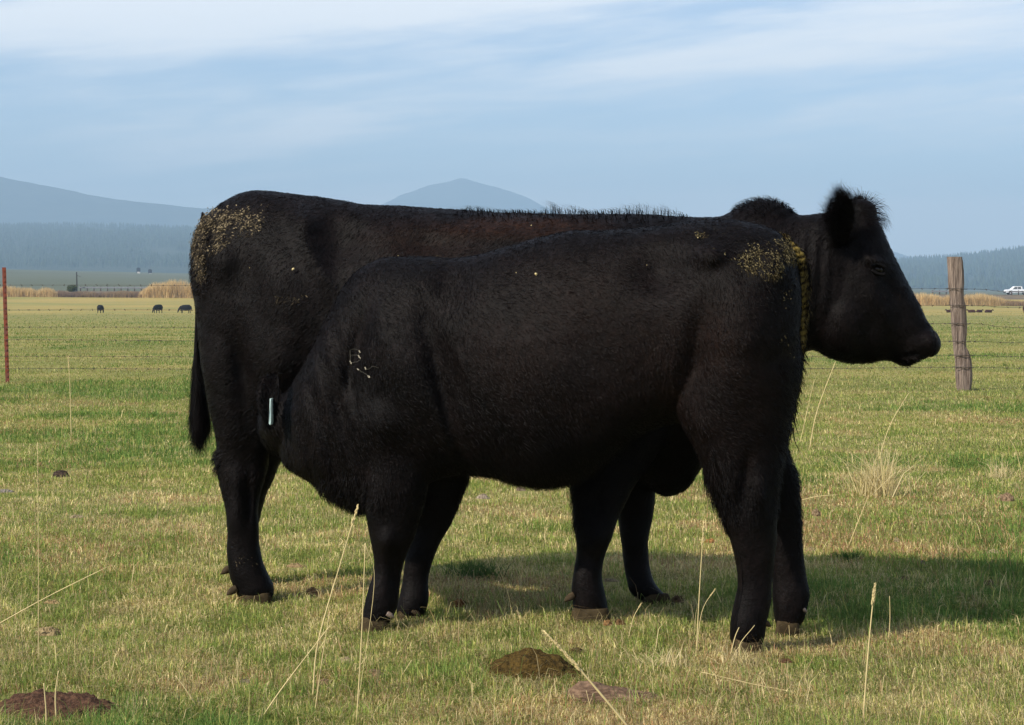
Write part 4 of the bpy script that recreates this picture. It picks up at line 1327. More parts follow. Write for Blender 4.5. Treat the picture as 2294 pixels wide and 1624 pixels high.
# pickup truck (faces left)
tx0 = at(2250, 476)[0]; tz0 = float(terrain_z(tx0 + 3, 476)) + .02
truck = empty('pickup_truck', (tx0, 476, tz0), 'white double cab pickup truck on the far road at the right edge', 'truck')
def prism(outline, y0, y1, mat, name, parent):
    k = len(outline)
    V = [(tx0 + a_, 476 + y0, tz0 + b_) for a_, b_ in outline] + [(tx0 + a_, 476 + y1, tz0 + b_) for a_, b_ in outline]
    Fc = [tuple(range(k)), tuple(range(2 * k - 1, k - 1, -1))] + [(i, (i + 1) % k, k + (i + 1) % k, k + i) for i in range(k)]
    o = mesh_from(name, V, Fc, mat, parent)
    bv = o.modifiers.new('b', 'BEVEL'); bv.width = .03; bv.segments = 2
    return o
prism([(0, .55), (.05, 1.0), (.3, 1.12), (1.35, 1.22), (2.0, 1.82), (2.3, 1.9), (3.5, 1.9), (3.72, 1.82), (3.8, 1.25), (5.85, 1.22), (5.88, .6), (5.1, .58), (4.95, .9), (4.6, 1.0), (4.25, .9), (4.1, .5), (1.55, .48), (1.42, .85), (1.05, .98), (.7, .85), (.55, .52)], -1.0, 1.0, MAT['paint'], 'body', truck)
for ol in ([(1.62, 1.28), (2.08, 1.75), (2.62, 1.78), (2.62, 1.28)], [(2.76, 1.28), (2.76, 1.78), (3.42, 1.78), (3.52, 1.3)]):
    prism(ol, -1.012, -.96, MAT['glass'], 'window', truck); prism(ol, .96, 1.012, MAT['glass'], 'window', truck)
prism([(.02, .78), (.03, .95), (.2, .98), (.2, .78)], -.97, -.6, MAT['lamp'], 'headlight', truck)
prism([(.02, .78), (.03, .95), (.2, .98), (.2, .78)], .6, .97, MAT['lamp'], 'headlight', truck)
prism([(-.08, .45), (-.08, .68), (.1, .7), (.1, .45)], -.98, .98, MAT['trim'], 'bumper', truck)
for wx in (1.06, 4.6):
    for wy in (-.92, .92):
        B = Build(); R = []
        for yy, r in ((-.13, .36), (-.12, .40), (.12, .40), (.13, .36)):
            R.append([(tx0 + wx + r * math.cos(a), 476 + wy + yy, tz0 + .40 + r * math.sin(a)) for a in np.linspace(0, 2 * math.pi, 20, endpoint=False)])
        B.rings(np.array(R)); V, Fc = B.arrays(); wl = mesh_from('wheel', V, Fc, MAT['tyre'], truck)
        B = Build(); R = []
        for yy, r in ((-.14, .22), (.14, .22)):
            R.append([(tx0 + wx + r * math.cos(a), 476 + wy + yy, tz0 + .40 + r * math.sin(a)) for a in np.linspace(0, 2 * math.pi, 16, endpoint=False)])
        B.rings(np.array(R)); V, Fc = B.arrays()
        rim = mesh_from('rim', V, Fc, MAT['hub'], truck); rim.parent = wl; rim.location = (0, 0, 0)
        bpy.context.view_layer.update()

# utility pole and shrub
x_, y_ = at(172, 466); z0 = float(terrain_z(x_, y_))
B = Build(); B.tube([(x_, y_, z0 - .5, .17), (x_, y_, z0 + 2, .15), (x_ - .05, y_, z0 + 4.3, .12)], m=10); V, Fc = B.arrays()
pl = tag(mesh_from('pole', V, Fc, MAT['polewood'], loc=(x_, y_, z0)), 'thin dark pole standing by the far road above a small bush', 'pole')
B = Build(); B.tube([(x_, y_, z0 + 3.6, .05), (x_ + .9, y_, z0 + 3.2, .04)], m=6); V, Fc = B.arrays(); mesh_from('brace', V, Fc, MAT['polewood'], pl)


def leafy(name, c, r, n, size, col, label, cat, seed, group=None):
    rg = np.random.default_rng(seed)
    d = rg.normal(size=(n, 3)); d /= np.linalg.norm(d, axis=1)[:, None]
    rad = rg.random((n, 1)) ** .45
    lump = 0.75 + 0.5 * vnoise(d, 2.2, seed, 2)[:, None]
    p = np.array(c) + d * rad * lump * np.array(r)
    p[:, 2] = np.maximum(p[:, 2], c[2] - r[2] * .9)
    a = rg.normal(size=(n, 3)); a /= np.linalg.norm(a, axis=1)[:, None]
    b = np.cross(a, rg.normal(size=(n, 3))); b /= np.linalg.norm(b, axis=1)[:, None]
    s = size * (0.6 + .8 * rg.random((n, 1)))
    V = np.stack([p - a * s, p + b * s * .5, p + a * s, p - b * s * .5], 1).reshape(-1, 3)
    Fc = (np.arange(n)[:, None] * 4 + np.arange(4)[None]).astype(np.int32)
    cc = np.array(col)[None] * (.5 + rg.random((n, 1)))
    return V, Fc, np.repeat(cc, 4, 0)


x_, y_ = at(161, 464.5); z0 = float(terrain_z(x_, y_))
sh = empty('shrub', (x_, y_, z0), 'small green bush at the foot of the far pole', 'bush')
V, Fc, cc = leafy('foliage', (x_, y_, z0 + .75), (1.15, .9, .85), 2200, .12, (.10, .12, .035), '', '', 3)
mesh_from('foliage', V, Fc, MAT['grass'], sh, cols=cc)
B = Build(); B.tube([(x_, y_, z0 - .2, .06), (x_ + .05, y_, z0 + .6, .03)], m=6); V, Fc = B.arrays(); mesh_from('stem', V, Fc, MAT['polewood'], sh)

# two small dark blocks far up the slope
for i, (px_, py_, lb) in enumerate(((310, 606, 'left one of two tiny dark sheds on the far hillside'), (336, 609.5, 'right one of two tiny dark sheds on the far hillside'))):
    d_ = 1490; x_ = (px_ - CX) / F * d_; z_ = H + (HY - py_) / F * d_
    zt = float(terrain_z(x_, d_))
    e = empty('shed', (x_, d_, zt), lb, 'shed')
    B = Build(); k = len(B.V)
    x0, x1, y0, y1 = x_ - 1.1, x_ + 1.1, d_ - 1.5, d_ + 1.5
    R = [[(x0, y0, zt - 2), (x1, y0, zt - 2), (x1, y1, zt - 2), (x0, y1, zt - 2)], [(x0, y0, z_ + 1.6), (x1, y0, z_ + 1.6), (x1, y1, z_ + 1.6), (x0, y1, z_ + 1.6)], [(x_ - .2, y0, z_ + 2.1), (x_ + .2, y0, z_ + 2.1), (x_ + .2, y1, z_ + 2.1), (x_ - .2, y1, z_ + 2.1)]]
    B.rings(np.array(R)); V, Fc = B.arrays(); mesh_from('wall', V, Fc, MAT['shed'], e)
    B = Build(); box(B, x_ - .4, x_ + 1.7, d_ - 3, d_ - 1.6, zt - 1, z_ - .9); V, Fc = B.arrays(); mesh_from('foundation', V, Fc, MAT['pale'], e)

STONES = [
        (108, 1420, 58, 18, (.38, .32, .22), 'pale rounded stone beside the thin stem at lower left'),
        (318, 1625, 10, 4, (.4, .32, .22), None),
        (838, 1516, 42, 14, (.26, .20, .16), 'brown chip below the calf hoof, by the upright straw'),
        (728, 1534, 38, 12, (.34, .27, .2), 'tan chip left of the upright straw at lower left of centre'),
        (772, 1486, 50, 10, (.38, .33, .26), 'pale flat chip just left of the calf hoof'),
        (548, 1532, 26, 9, (.26, .25, .23), 'grey chip in the grass under the cow hind hoof'),
        (1027, 1358, 36, 18, (.30, .16, .08), 'rusty brown clump between calf legs and cow legs'),
        (1515, 1348, 38, 15, (.20, .14, .11), 'dark brown chip at the toe of the far cow hoof'),
        (1368, 1300, 44, 7, (.34, .30, .26), 'long pale chip between the two front hooves of the cow'),
        (1082, 1112, 30, 9, (.40, .36, .36), 'pale grey chip far back between the belly and the calf knee'),
        (1165, 1096, 22, 7, (.30, .26, .24), 'small grey chip just under the calf belly'),
        (1590, 1210, 26, 8, (.45, .24, .12), 'orange brown chip left of the calf hind leg'),
        (1828, 1152, 22, 14, (.34, .27, .22), 'pale chip standing up right of the calf hind leg'),
        (1815, 1232, 26, 8, (.42, .36, .27), 'flat pale chip at the shadow edge right of the calf'),
        (2068, 1262, 18, 7, (.42, .38, .33), 'small white chip on the far edge of the shadow'),
        (2008, 1212, 16, 8, (.5, .45, .36), 'little pale chip right of the dry tussock foot'),
        (2255, 1118, 34, 16, (.32, .24, .20), 'pinkish clod at the right edge'),
        (2225, 1240, 34, 9, (.45, .40, .32), 'flat whitish chip at the right above the shadow'),
        (2025, 1298, 20, 8, (.30, .22, .18), 'brown chip inside the shadow at right'),
        (2215, 1312, 26, 12, (.22, .16, .13), 'dark brown chip inside the shadow near the right edge'),
        (1760, 1478, 36, 12, (.14, .08, .06), 'dark crumb right of the near hind hoof of the calf'),
        (1360, 1402, 22, 12, (.40, .25, .14), 'tan crumb against the near front hoof of the cow'),
        (1390, 1400, 26, 12, (.20, .13, .08), 'brown crumb right of the near front hoof of the cow'),
        (118, 1352, 40, 8, (.42, .33, .22), 'flat straw coloured chip at left below the leaning stem'),
        (170, 1158, 36, 6, (.36, .32, .26), 'thin pale chip at left under the dark clod'),
        (660, 1270, 50, 7, (.36, .28, .2), 'thin brownish chip right of the cow hind shank'),
        (700, 1330, 34, 14, (.36, .24, .16), 'reddish chip in the shadow of the cow hind leg'),
        (1072, 1480, 26, 12, (.18, .12, .10), 'small dark chip above the left end of the mossy dung')]
# ------------------------------------------------------------------ blades of grass
def blades(p, L, W, lean, col, rg, seg3=True, spread=0.35):
    n = len(p)
    az = rg.uniform(0, 2 * math.pi, n)
    fx = np.stack([np.cos(az), np.sin(az), np.zeros(n)], 1)
    sx = np.stack([-np.sin(az), np.cos(az), np.zeros(n)], 1) * 0.6 + rg.normal(0, .3, (n, 3)) * [1, 1, 0] + np.array([[0.5, 0, 0]])
    sx /= np.linalg.norm(sx, axis=1)[:, None] + 1e-9
    Lc = L[:, None]; Wc = W[:, None]; ln = lean[:, None]
    up = np.array([[0, 0, 1.0]])
    fx = fx + rg.normal(0, .35, (n, 3)) * [1, 1, .3]
    m = p + up * Lc * 0.55 * np.sqrt(np.clip(1 - (ln * .5) ** 2, .1, 1)) + fx * Lc * .5 * ln * .6
    t = m + up * Lc * 0.45 * np.clip(1 - ln * .9, -0.2, 1) + fx * Lc * .5 * ln * 1.1
    V = np.stack([p - sx * Wc * .5 - up * .01, p + sx * Wc * .5 - up * .01, m + sx * Wc * .38, m - sx * Wc * .38, t], 1).reshape(-1, 3)
    b0 = (np.arange(n)[:, None] * 5)
    Fc = np.concatenate([np.concatenate([b0, b0 + 1, b0 + 2], 1), np.concatenate([b0, b0 + 2, b0 + 3], 1), np.concatenate([b0 + 3, b0 + 2, b0 + 4], 1)])
    return V, Fc, np.repeat(col, 5, axis=0)


rg = np.random.default_rng(99)


def pasture(n, ya, yb, hmul=1.0, pw=1.0):
    """blades over the field between two distances, thinning with distance"""
    py = ya + (yb - ya) * rg.random(n) ** pw
    d = H * F / (py - HY)
    d = np.where(d > 60, np.interp(d, [60, 121], [60, 330]), d)
    x = rg.uniform(-0.30, 0.30, n) * d + rg.uniform(-.3, .3, n)
    P0 = np.stack([x, d, np.zeros(n)], 1)
    g1 = vnoise(P0, 0.9, 71, 4); g2 = vnoise(P0, 3.2, 72, 3); g3 = vnoise(P0, .28, 73, 3); g4 = vnoise(P0, 1.7, 79, 3)
    P0[:, 2] = ground_z(x, d)
    lush = np.clip((g1 * .5 + g3 * .5 - 0.50) * 13, 0, 1)      # greener longer patches
    dryp = np.clip((g4 - 0.52) * 8, 0, 1) * (1 - lush)
    k = rg.random(n)
    cl = vnoise(P0, 9.0, 75, 2); cl2 = vnoise(P0, 5.0, 76, 2)
    green = np.array([0.165, 0.215, 0.048]); deep = np.array([0.105, 0.175, 0.038]); yel = np.array([0.31, 0.30, 0.085]); straw = np.array([0.50, 0.41, 0.21]); brown = np.array([0.33, 0.19, 0.10])
    pg = np.clip(0.52 + 0.32 * lush - 0.42 * dryp + (cl2 - .5) * 1.3, 0, 1)
    isg = k < pg * .82
    isy = (~isg) & (k < pg * .82 + .24)
    isst = (~isg) & (~isy)
    col = np.where(isg[:, None], green * (1 - lush[:, None]) + deep * lush[:, None], 0) + np.where(isy[:, None], yel, 0) + np.where(isst[:, None], straw, 0)
    redp = np.clip((vnoise(P0, .75, 88, 3) - .60) * 10, 0, 1) * np.clip((d - 5.8) / .8, 0, 1)
    br = (rg.random(n) < .22 * dryp + .03 + .3 * redp) & (~isg | (rg.random(n) < redp * .35))
    col = np.where(br[:, None], brown, col)
    col = col * (0.85 + .92 * rg.random((n, 1))) * (.75 + .5 * cl[:, None])
    gold = np.clip((d - 215 + 110 * (vnoise(P0, .02, 74, 3) - .5)) / 90, 0, 1)[:, None] * .75
    col = col * (1 - gold) + gold * np.array([[.42, .33, .10]]) * (.7 + .6 * rg.random((n, 1)))
    L = (0.012 + .024 * rg.random(n) ** 1.4 + .028 * lush * rg.random(n) + .018 * np.clip(g2 - .4, 0, 1)) * (.55 + 1.0 * np.clip(cl * 1.6 - .3, 0, 1)) * hmul
    L = np.where(rg.random(n) < .01 + .06 * np.clip(cl2 * 4 - 2.2, 0, 1), L * 2.1, L)
    L = L * (1 + np.clip((d - 14) / 90, 0, 1.0))
    fade = np.clip((d - 10) / 25, 0, .6)[:, None]
    avg = np.where(lush[:, None] > .5, deep * 1.15, green * .55 + yel * .35 + straw * .1)
    col = np.where(gold > .3, col, col * (1 - fade) + fade * avg * (.85 + .3 * rg.random((n, 1))))
    W = np.clip(d / 2100 * 0.54, 0.0011, 0.08) * (0.6 + .8 * rg.random(n)) + .0007
    lean = np.clip(rg.normal(.8, .42, n) + .35 * isst, 0, 1.5)
    return blades(P0, L, W, lean, col, rg)


parts = [pasture(560000, 1090, 1720, 1.0), pasture(360000, 845, 1090, 0.95), pasture(130000, 745, 845, 0.8), pasture(60000, 690, 745, 0.9)]
def litter(n, ya, yb):
    py = rg.uniform(ya, yb, n); d = H * F / (py - HY)
    x = rg.uniform(-.30, .30, n) * d
    P0 = np.stack([x, d, np.zeros(n)], 1)
    kp = rg.random(n) < np.clip((vnoise(P0, 1.3, 301, 3) - .38) * 4, .08, 1)
    P0 = P0[kp]; d = d[kp]; n = len(P0)
    P0[:, 2] = ground_z(P0[:, 0], P0[:, 1])
    L = rg.uniform(.035, .13, n); W = rg.uniform(.0012, .0026, n) * np.maximum(1, d / 7)
    k = rg.random((n, 1))
    col = np.where(k < .55, np.array([[.52, .42, .22]]), np.where(k < .8, np.array([[.20, .27, .07]]), np.array([[.36, .24, .12]]))) * rg.uniform(.6, 1.25, (n, 1))
    return blades(P0, L, W, np.clip(rg.normal(1.15, .4, n), .2, 1.7), col, rg)


parts.append(litter(17000, 1000, 1720))
off = 0; VV = []; FFc = []; CC = []
for V, Fc, C in parts:
    VV.append(V); FFc.append(Fc + off); CC.append(C); off += len(V)
# keep the soil patches and dung open
V = np.concatenate(VV); Fc = np.concatenate(FFc); C = np.concatenate(CC)
PATCH = [(110, 1592, 165, 42, .8), (1190, 1510, 112, 15, .95), (1345, 1558, 108, 14, .95), (135, 1066, 26, 9, .95), (8, 1100, 26, 7, .95), (955, 1518, 30, 10, .9)] + [(a_, b_ + 5, w_ * .62, 7 + w_ * .13, .95) for a_, b_, w_, h_, c_, l_ in STONES]
pr = V.reshape(-1, 5, 3)[:, 0]
qq = to_px(np.stack([pr[:, 0], pr[:, 1], np.zeros(len(pr))], 1))
drop = np.zeros(len(pr), bool)
for cx, cy, rx, ry, pb in PATCH:
    drop |= (in_blob(qq, cx, cy, rx, ry, .4) > rg.random(len(pr)) / pb * .9)
keepb = ~drop
n5 = len(pr)
tri_blade = (Fc[:, 0] // 5)
Fk = Fc[keepb[tri_blade]]
tag(mesh_from('grass', V, Fk, MAT['grass'], cols=C), 'short cropped green and straw pasture grass', 'grass', kind='stuff')

# tall dry grass banks by the road
def bank_grass(pxa, pxb, d0, d1, hfun, n, name, label, seed, cola, colb):
    rg = np.random.default_rng(seed)
    px_ = rg.uniform(pxa, pxb, n); d = rg.uniform(d0, d1, n)
    x = (px_ - CX) / F * d
    z = terrain_z(x, d)
    p = np.stack([x, d, z - .05], 1)
    lump = vnoise(np.stack([x, d * .5, np.zeros(n)], 1), .45, seed, 3)
    L = hfun(px_) * (.45 + .75 * lump) * (.7 + .5 * rg.random(n))
    W = np.full(n, .09) * (.6 + .8 * rg.random(n))
    k = np.clip(lump * 1.4 - .2 + rg.normal(0, .2, n), 0, 1)[:, None]
    col = (np.array(cola) * k + np.array(colb) * (1 - k)) * (.6 + .7 * rg.random((n, 1)))
    V, Fc, C = blades(p, L, W, np.clip(rg.normal(.25, .18, n), 0, .8), col, rg)
    tag(mesh_from(name, V, Fc, MAT['grass'], cols=C), label, 'grass', kind='stuff')


GA, GB = (.76, .57, .28), (.52, .36, .17)
bank_grass(-260, 135, 446, 452, lambda q: np.interp(q, [-260, 0, 60, 75, 85, 100, 118, 135], [2.4, 2.5, 2.4, 2.0, 1.7, 2.5, 2.3, .6]), 16000, 'tall_dry_grass', 'tall golden dry grass along the far bank at the left edge', 61, GA, GB)
bank_grass(130, 320, 446, 453, lambda q: np.interp(q, [130, 150, 200, 320], [1.5, 1.2, 1.1, 1.3]), 12000, 'low_dry_grass', 'low reddish dry grass on the far bank between two golden clumps', 64, (.40, .28, .15), (.22, .14, .10))
bank_grass(308, 470, 446, 453, lambda q: np.interp(q, [308, 325, 345, 375, 410, 435, 470], [.7, 2.0, 3.2, 3.7, 3.7, 3.0, 2.6]), 14000, 'tall_dry_grass', 'rounded golden clump of tall dry grass left of the cow rump', 62, GA, GB)
bank_grass(1990, 2262, 430, 440, lambda q: np.interp(q, [1990, 2030, 2060, 2100, 2110, 2125, 2200, 2240, 2262], [2.9, 2.9, 2.5, 2.4, 2.0, 2.6, 2.8, 2.2, 1.0]), 20000, 'tall_dry_grass', 'band of golden dry grass behind the wooden post', 63, GA, GB)
bank_grass(2250, 2560, 430, 440, lambda q: np.full(len(q), 1.3), 9000, 'low_dry_grass', 'low brownish dry grass below the white pickup truck', 65, (.42, .28, .14), (.24, .15, .09))

# ------------------------------------------------------------------ straw stems
def stem(pts, d, r, label, head=0.0, dd=0.0, name='dry_grass_stalk'):
    k = len(pts)
    q = [P(x_, y_, d + dd * i / max(1, k - 1)) for i, (x_, y_) in enumerate(pts)]
    q[0][2] = min(q[0][2], ground_z(q[0][0], q[0][1]) + .0)
    A = catmull(np.array(q), 6) if k > 2 else catmull(np.array([q[0], (q[0] + q[1]) / 2 + np.array([.003, 0, .002]), q[1]]), 6)
    B = Build()
    rr = np.linspace(r, r * .55, len(A))
    B.tube([(*p, r_) for p, r_ in zip(A, rr)], m=7, sub=1)
    V, Fc = B.arrays()
    base = tuple(A[0])
    o = tag(mesh_from(name, V, Fc, MAT['straw'], smooth=True, loc=base), label, 'grass stalk', 'tall dry grass stalks')
    if head:
        B = Build(); n_ = int(len(A) * head)
        H_ = A[-max(3, n_):]
        L = np.linalg.norm(H_[-1] - H_[0])
        for t in np.linspace(0, 1, 44):
            c = H_[0] + (H_[-1] - H_[0]) * t
            i = min(len(H_) - 2, int(t * (len(H_) - 1))); ff = t * (len(H_) - 1) - i
            c = H_[i] * (1 - ff) + H_[i + 1] * ff
            ax_ = (H_[-1] - H_[0]) / (L + 1e-9)
            a = random.uniform(0, 6.3); off = np.array([math.cos(a), math.sin(a), 0]) * r * 1.1
            s_ = r * random.uniform(.6, .95) * (1 - .5 * t)
            B.tube([(*(c + off - ax_ * s_ * 2), s_ * .3), (*(c + off), s_), (*(c + off * 1.6 + ax_ * s_ * 3), s_ * .1)], m=6, sub=1)
        V, Fc = B.arrays()
        mesh_from('seed_head', V, Fc, MAT['straw'], o)
    return o


def gd(py): return H * F / (py - HY)


stem([(86, 1500), (86, 1250), (84, 990)], gd(1500), .0013, 'thin upright straw stem near the left edge, rising above a pale stone', .12)
stem([(-60, 1405), (100, 1340), (240, 1270)], gd(1430), .0018, 'long straw stem leaning far over at the left edge')
stem([(160, 985), (157, 880), (153, 797)], gd(985), .003, 'straw stem standing far back left of the cow tail', .2)
stem([(700, 1560), (712, 1440), (760, 1270), (802, 1130)], gd(1570), .0022, 'tall straw stem crossing in front of the calf brisket', .08)
stem([(798, 1620), (810, 1420), (818, 1216)], gd(1625), .0018, 'upright straw stem crossing the near front hoof of the calf')
stem([(800, 1560), (838, 1308), (819, 1222)], gd(1590), .0008, 'short bent straw broken over beside the calf knee')
stem([(580, 1605), (640, 1530), (740, 1400)], gd(1615), .0018, 'straw stem leaning right between the stone chips and the calf hoof')
stem([(703, 1600), (718, 1500), (738, 1370)], gd(1610), .0015, 'thin straw stem beside the tall one left of the calf hoof')
stem([(1425, 1640), (1350, 1560), (1290, 1490), (1217, 1412)], 4.72, .0030, 'thick straw stem with a fluffy head crossing the flat brown dung slab', .45)
stem([(1559, 1470), (1566, 1330), (1576, 1166)], gd(1475), .0018, 'upright straw stem between the cow hoof and the calf hind leg', .12)
stem([(1559, 1440), (1572, 1370), (1602, 1318)], gd(1470), .0012, 'curved thin straw beside the upright stem left of the calf hind leg', .3)
stem([(1930, 1650), (1945, 1450), (1959, 1306)], 4.80, .0022, 'tall straw stem with a seed head at the lower right of the picture', .28)
stem([(1989, 1440), (1992, 1335)], gd(1445), .0015, 'short upright straw in the edge of the cattle shadow at right')
stem([(1812, 1010), (1830, 920), (1871, 810)], gd(1010), .0035, 'straw stem rising to the chin of the cow')
stem([(1790, 985), (1812, 900), (1824, 850)], gd(1000), .0022, 'shorter straw stem right beside the calf tail')
stem([(1965, 1015), (1992, 955), (2035, 880)], gd(1040), .0026, 'straw stem leaning right, above the dry tussock')
stem([(128, 1640), (124, 1560), (131, 1502)], 4.80, .0022, 'right one of two straw stems over the bare soil patch')
stem([(104, 1645), (103, 1590), (98, 1530)], 4.76, .0022, 'left one of two straw stems over the bare soil patch')
stem([(1405, 1440), (1418, 1385), (1437, 1350)], gd(1445), .0014, 'short seeded straw leaning right beside the near hoof of the cow', .3)
stem([(1150, 1390), (1135, 1320), (1110, 1256)], gd(1395), .0014, 'thin straw curving left between the legs of calf and cow')
stem([(445, 1585), (420, 1550), (393, 1513)], gd(1590), .0018, 'short flattened straw lying left of centre near the soil patch')
stem([(1860, 1560), (1700, 1535), (1570, 1505)], gd(1560), .0014, 'long straw lying flat in the lower right grass')
stem([(1900, 1218), (1925, 1160), (1945, 1110)], gd(1225), .0018, 'thin straw leaning right at the foot of the dry tussock')
stem([(1672, 1500), (1655, 1450), (1690, 1400)], gd(1500), .0014, 'thin straw crossing the near hind hoof of the calf')
stem([(1775, 1110), (1830, 1112), (1876, 1108)], gd(1125), .002, 'straw lying flat right of the far hind leg of the calf')
stem([(2290, 1050), (2275, 1010), (2262, 985)], gd(1070), .002, 'straw stem leaning left at the right edge')
stem([(1630, 1470), (1645, 1430), (1655, 1405)], gd(1490), .0016, 'short straw in front of the near hind hoof of the calf')


# tussocks
def tussock(px_, py_, wpx, hpx, n, label, seed, cola, colb, W=.0022, group=None, droop=.5):
    rg = np.random.default_rng(seed)
    d = gd(py_); c = P(px_, py_, d)
    sc = d / F
    base = np.stack([c[0] + rg.normal(0, wpx * .16 * sc, n), d + rg.normal(0, wpx * .12 * sc, n), np.zeros(n)], 1)
    base[:, 2] = ground_z(base[:, 0], base[:, 1])
    L = hpx * sc * (.35 + .75 * rg.random(n)); Wd = np.full(n, W) * (.6 + .8 * rg.random(n))
    az = np.where(rg.random(n) < .5, rg.normal(0, .7, n), math.pi + rg.normal(0, .7, n))
    ln = np.abs(rg.normal(0, droop, n))
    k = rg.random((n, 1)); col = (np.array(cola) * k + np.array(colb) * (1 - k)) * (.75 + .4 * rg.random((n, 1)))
    dirx = np.stack([np.cos(az), np.sin(az) * .6, np.zeros(n)], 1)
    m1 = base + dirx * (L * ln * .45)[:, None] + np.array([[0, 0, 1.]]) * (L * .5)[:, None]
    t = m1 + dirx * (L * ln * .75)[:, None] + np.array([[0, 0, 1.]]) * (L * np.clip(.5 - ln * .35, -.1, .5))[:, None]
    sx = np.stack([np.ones(n), rg.normal(0, .4, n), np.zeros(n)], 1) * Wd[:, None] * .5
    V = np.stack([base - sx, base + sx, m1 + sx * .8, m1 - sx * .8, t], 1).reshape(-1, 3)
    b0 = np.arange(n)[:, None] * 5
    Fc = np.concatenate([np.concatenate([b0, b0 + 1, b0 + 2], 1), np.concatenate([b0, b0 + 2, b0 + 3], 1), np.concatenate([b0 + 3, b0 + 2, b0 + 4], 1)])
    return tag(mesh_from('grass_tuft', V, Fc, MAT['grass'], cols=np.repeat(col, 5, 0), loc=(c[0], d, 0)), label, 'grass tuft', group)


ST, SY = (.75, .62, .36), (.48, .40, .17)
tussock(1968, 1110, 165, 125, 330, 'pale dry straw tussock fanning out right of the cattle', 1, ST, SY, .0030, droop=.6)
tussock(1480, 1505, 200, 70, 170, 'yellowish tangle of loose straw in front of the cow hooves', 2, ST, SY, .002, droop=1.1)
tussock(300, 1612, 70, 30, 70, 'small bleached straw tuft at the bottom left', 3, ST, (.7, .55, .35), .002, droop=1.3)
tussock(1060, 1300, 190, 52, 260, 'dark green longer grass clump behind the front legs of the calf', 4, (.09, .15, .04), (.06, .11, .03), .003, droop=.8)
tussock(1655, 1490, 130, 55, 110, 'straw tuft around the near hind hoof of the calf', 5, ST, SY, .002, droop=.8)
tussock(525, 1352, 60, 28, 60, 'reddish straw tuft left of the hind hoof of the cow', 6, (.6, .4, .2), (.4, .25, .1), .0022, droop=1.1)
tussock(2240, 1075, 90, 60, 60, 'thin dry tuft at the right edge of the picture', 7, ST, SY, .0028, droop=.6)
tussock(1780, 1110, 60, 40, 40, 'thin loose straw right of the hock of the calf', 8, ST, SY, .0022, droop=1.2)
tussock(1240, 1520, 60, 45, 90, 'bright green blades growing over the right end of the mossy dung', 9, (.20, .28, .06), (.12, .2, .04), .0022, droop=.6)
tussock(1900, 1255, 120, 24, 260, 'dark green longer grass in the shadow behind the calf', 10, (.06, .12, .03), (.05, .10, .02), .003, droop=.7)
tussock(1030, 830 + 5, 10, 8, 10, 'tiny tuft', 11, ST, SY) if False else None


# ------------------------------------------------------------------ dung, soil and stones
def lump(name, px_, py_, wpx, hpx, label, cat, col, col2, seed, rough_amp=.25, sc=30, dpt=.8, stretch=(1, 1, 1), group=None, bump=.01, flat=2.6, tilt=0, crumb=1.0, prof=None):
    """irregular low mound sitting in the grass; py_ = where its foot meets the ground"""
    d = gd(py_); s = d / F
    w_ = wpx * s / 2; h_ = hpx * s; dp = w_ * dpt
    nu, nv = 130, 44
    th = np.arange(nu) / nu * 2 * math.pi
    V = []
    for i in range(nv):
        r = 1 - i / (nv - 1)
        z = (1 - r ** flat)
        V.append(np.stack([np.cos(th) * r * w_, np.sin(th) * r * dp, np.full(nu, z * h_)], 1))
    V = np.concatenate(V)
    nz = vnoise(V + seed, 1.6 / w_, seed, 4) - .5
    V[:, :2] *= (1 + nz * rough_amp * 3.0)[:, None]
    if prof:
        V[:, 2] *= np.interp(V[:, 0] / w_, [q_[0] for q_ in prof], [q_[1] for q_ in prof])
    n2_ = vnoise(V + seed * 3, 4.5 / w_, seed + 9, 4) - .5
    V[:, 2] = V[:, 2] * (1 + n2_ * rough_amp * 1.8) + nz * h_ * .3 * (V[:, 2] > h_ * .05) + tilt * V[:, 0]
    n4_ = (vnoise(V * [1, 1, .4] + seed * 7, 9 / w_, seed + 19, 4) - .5) * .7 + (.25 - np.abs(vnoise(V + seed * 5, 6 / w_, seed + 29, 3) - .5)) * .8 - .1
    V[:, 2] += n4_ * h_ * .45 * crumb * np.clip(V[:, 2] / h_ * 4, 0, 1)
    V[:, :2] *= (1 + n4_ * .12 * crumb)[:, None]
    cx_, cy_ = (px_ - CX) * s, d + dp * .5
    V += np.array([cx_, cy_, ground_z(cx_, cy_) - .006])
    V[:nu, 2] -= .02
    idx = np.arange(nu * nv).reshape(nv, nu)
    Fc = np.stack([idx[:-1].ravel(), np.roll(idx, -1, 1)[:-1].ravel(), np.roll(idx, -1, 1)[1:].ravel(), idx[1:].ravel()], 1)
    m = plain(name + '_surface', col, .95, .08, .3, sc, bump, stretch, col2=col2)
    return tag(mesh_from(name, V, Fc, m, loc=(cx_, cy_, 0), smooth=True), label, cat, group)


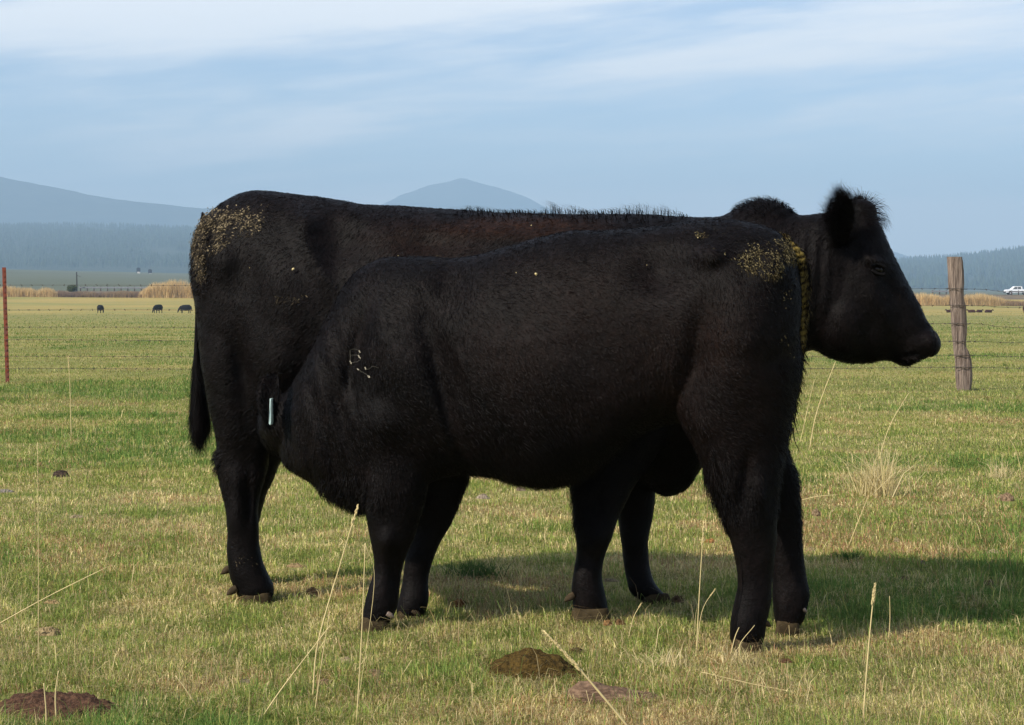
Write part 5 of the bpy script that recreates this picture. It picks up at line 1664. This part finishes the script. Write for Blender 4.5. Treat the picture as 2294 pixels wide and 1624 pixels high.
lump('cow_dung', 1180, 1526, 290, 62, 'mossy olive brown heap of dung at the bottom centre', 'dung', (.115, .072, .020), (.030, .021, .008), 3, .34, 110, .42, bump=.012, crumb=.55, flat=2.2, prof=[(-1.1, .0), (-.8, .25), (-.45, .7), (-.05, 1.1), (.2, 1.1), (.42, .85), (.7, .75), (.95, .5), (1.1, 0)])
lump('cow_dung', 1290, 1478, 62, 24, 'small dark right end of dung beside the mossy heap', 'dung', (.12, .08, .03), (.035, .025, .012), 5, .3, 60, .6)
lump('cow_dung', 1345, 1572, 262, 36, 'flat pinkish brown slab of dried dung near the bottom edge', 'dung', (.24, .155, .10), (.09, .055, .038), 7, .34, 26, .36, (1, 2, 5), bump=.010, flat=3.5, crumb=.5, prof=[(-1.1, .2), (-.7, .6), (-.35, 1.3), (.05, 1.15), (.5, .8), (1, .7), (1.1, .3)])
lump('cow_dung', 955, 1520, 50, 14, 'small dark crumb of dung left of the mossy heap', 'dung', (.12, .08, .04), (.04, .028, .015), 8, .3, 70, .7)
lump('soil_patch', 105, 1612, 350, 50, 'bare reddish brown soil mound at the bottom left corner', 'soil', (.16, .085, .052), (.04, .023, .017), 9, .34, 90, .62, bump=.02, flat=2.6, crumb=1.1)
lump('soil_patch', 180, 1588, 150, 26, 'smooth brown hump of soil on the right of the bare patch', 'soil', (.14, .08, .055), (.05, .03, .022), 12, .3, 70, .5, bump=.012, crumb=.8)
lump('dirt_clod', 135, 1068, 42, 15, 'dark brown clod lying in the grass at left', 'clod', (.07, .05, .04), (.02, .015, .012), 14, .25, 60, .8)
lump('stone', 8, 1102, 42, 9, 'flat grey stone cut by the left edge', 'stone', (.24, .21, .18), (.10, .09, .08), 15, .2, 40, .8)
g = 'small stones and dry chips in the grass'
for i, (x_, y_, w_, h_, c_, lb) in enumerate(STONES):
    if lb is None: continue
    lump('stone', x_, y_ + 3, w_ * 1.0, h_ * .95 + 3, lb, 'stone', (c_[0] * .95, c_[1] * .86, c_[2] * .66), (c_[0] * .35, c_[1] * .3, c_[2] * .22), 20 + i, .34, 90, .6, group=g, bump=.006, flat=3.4, crumb=1.6)
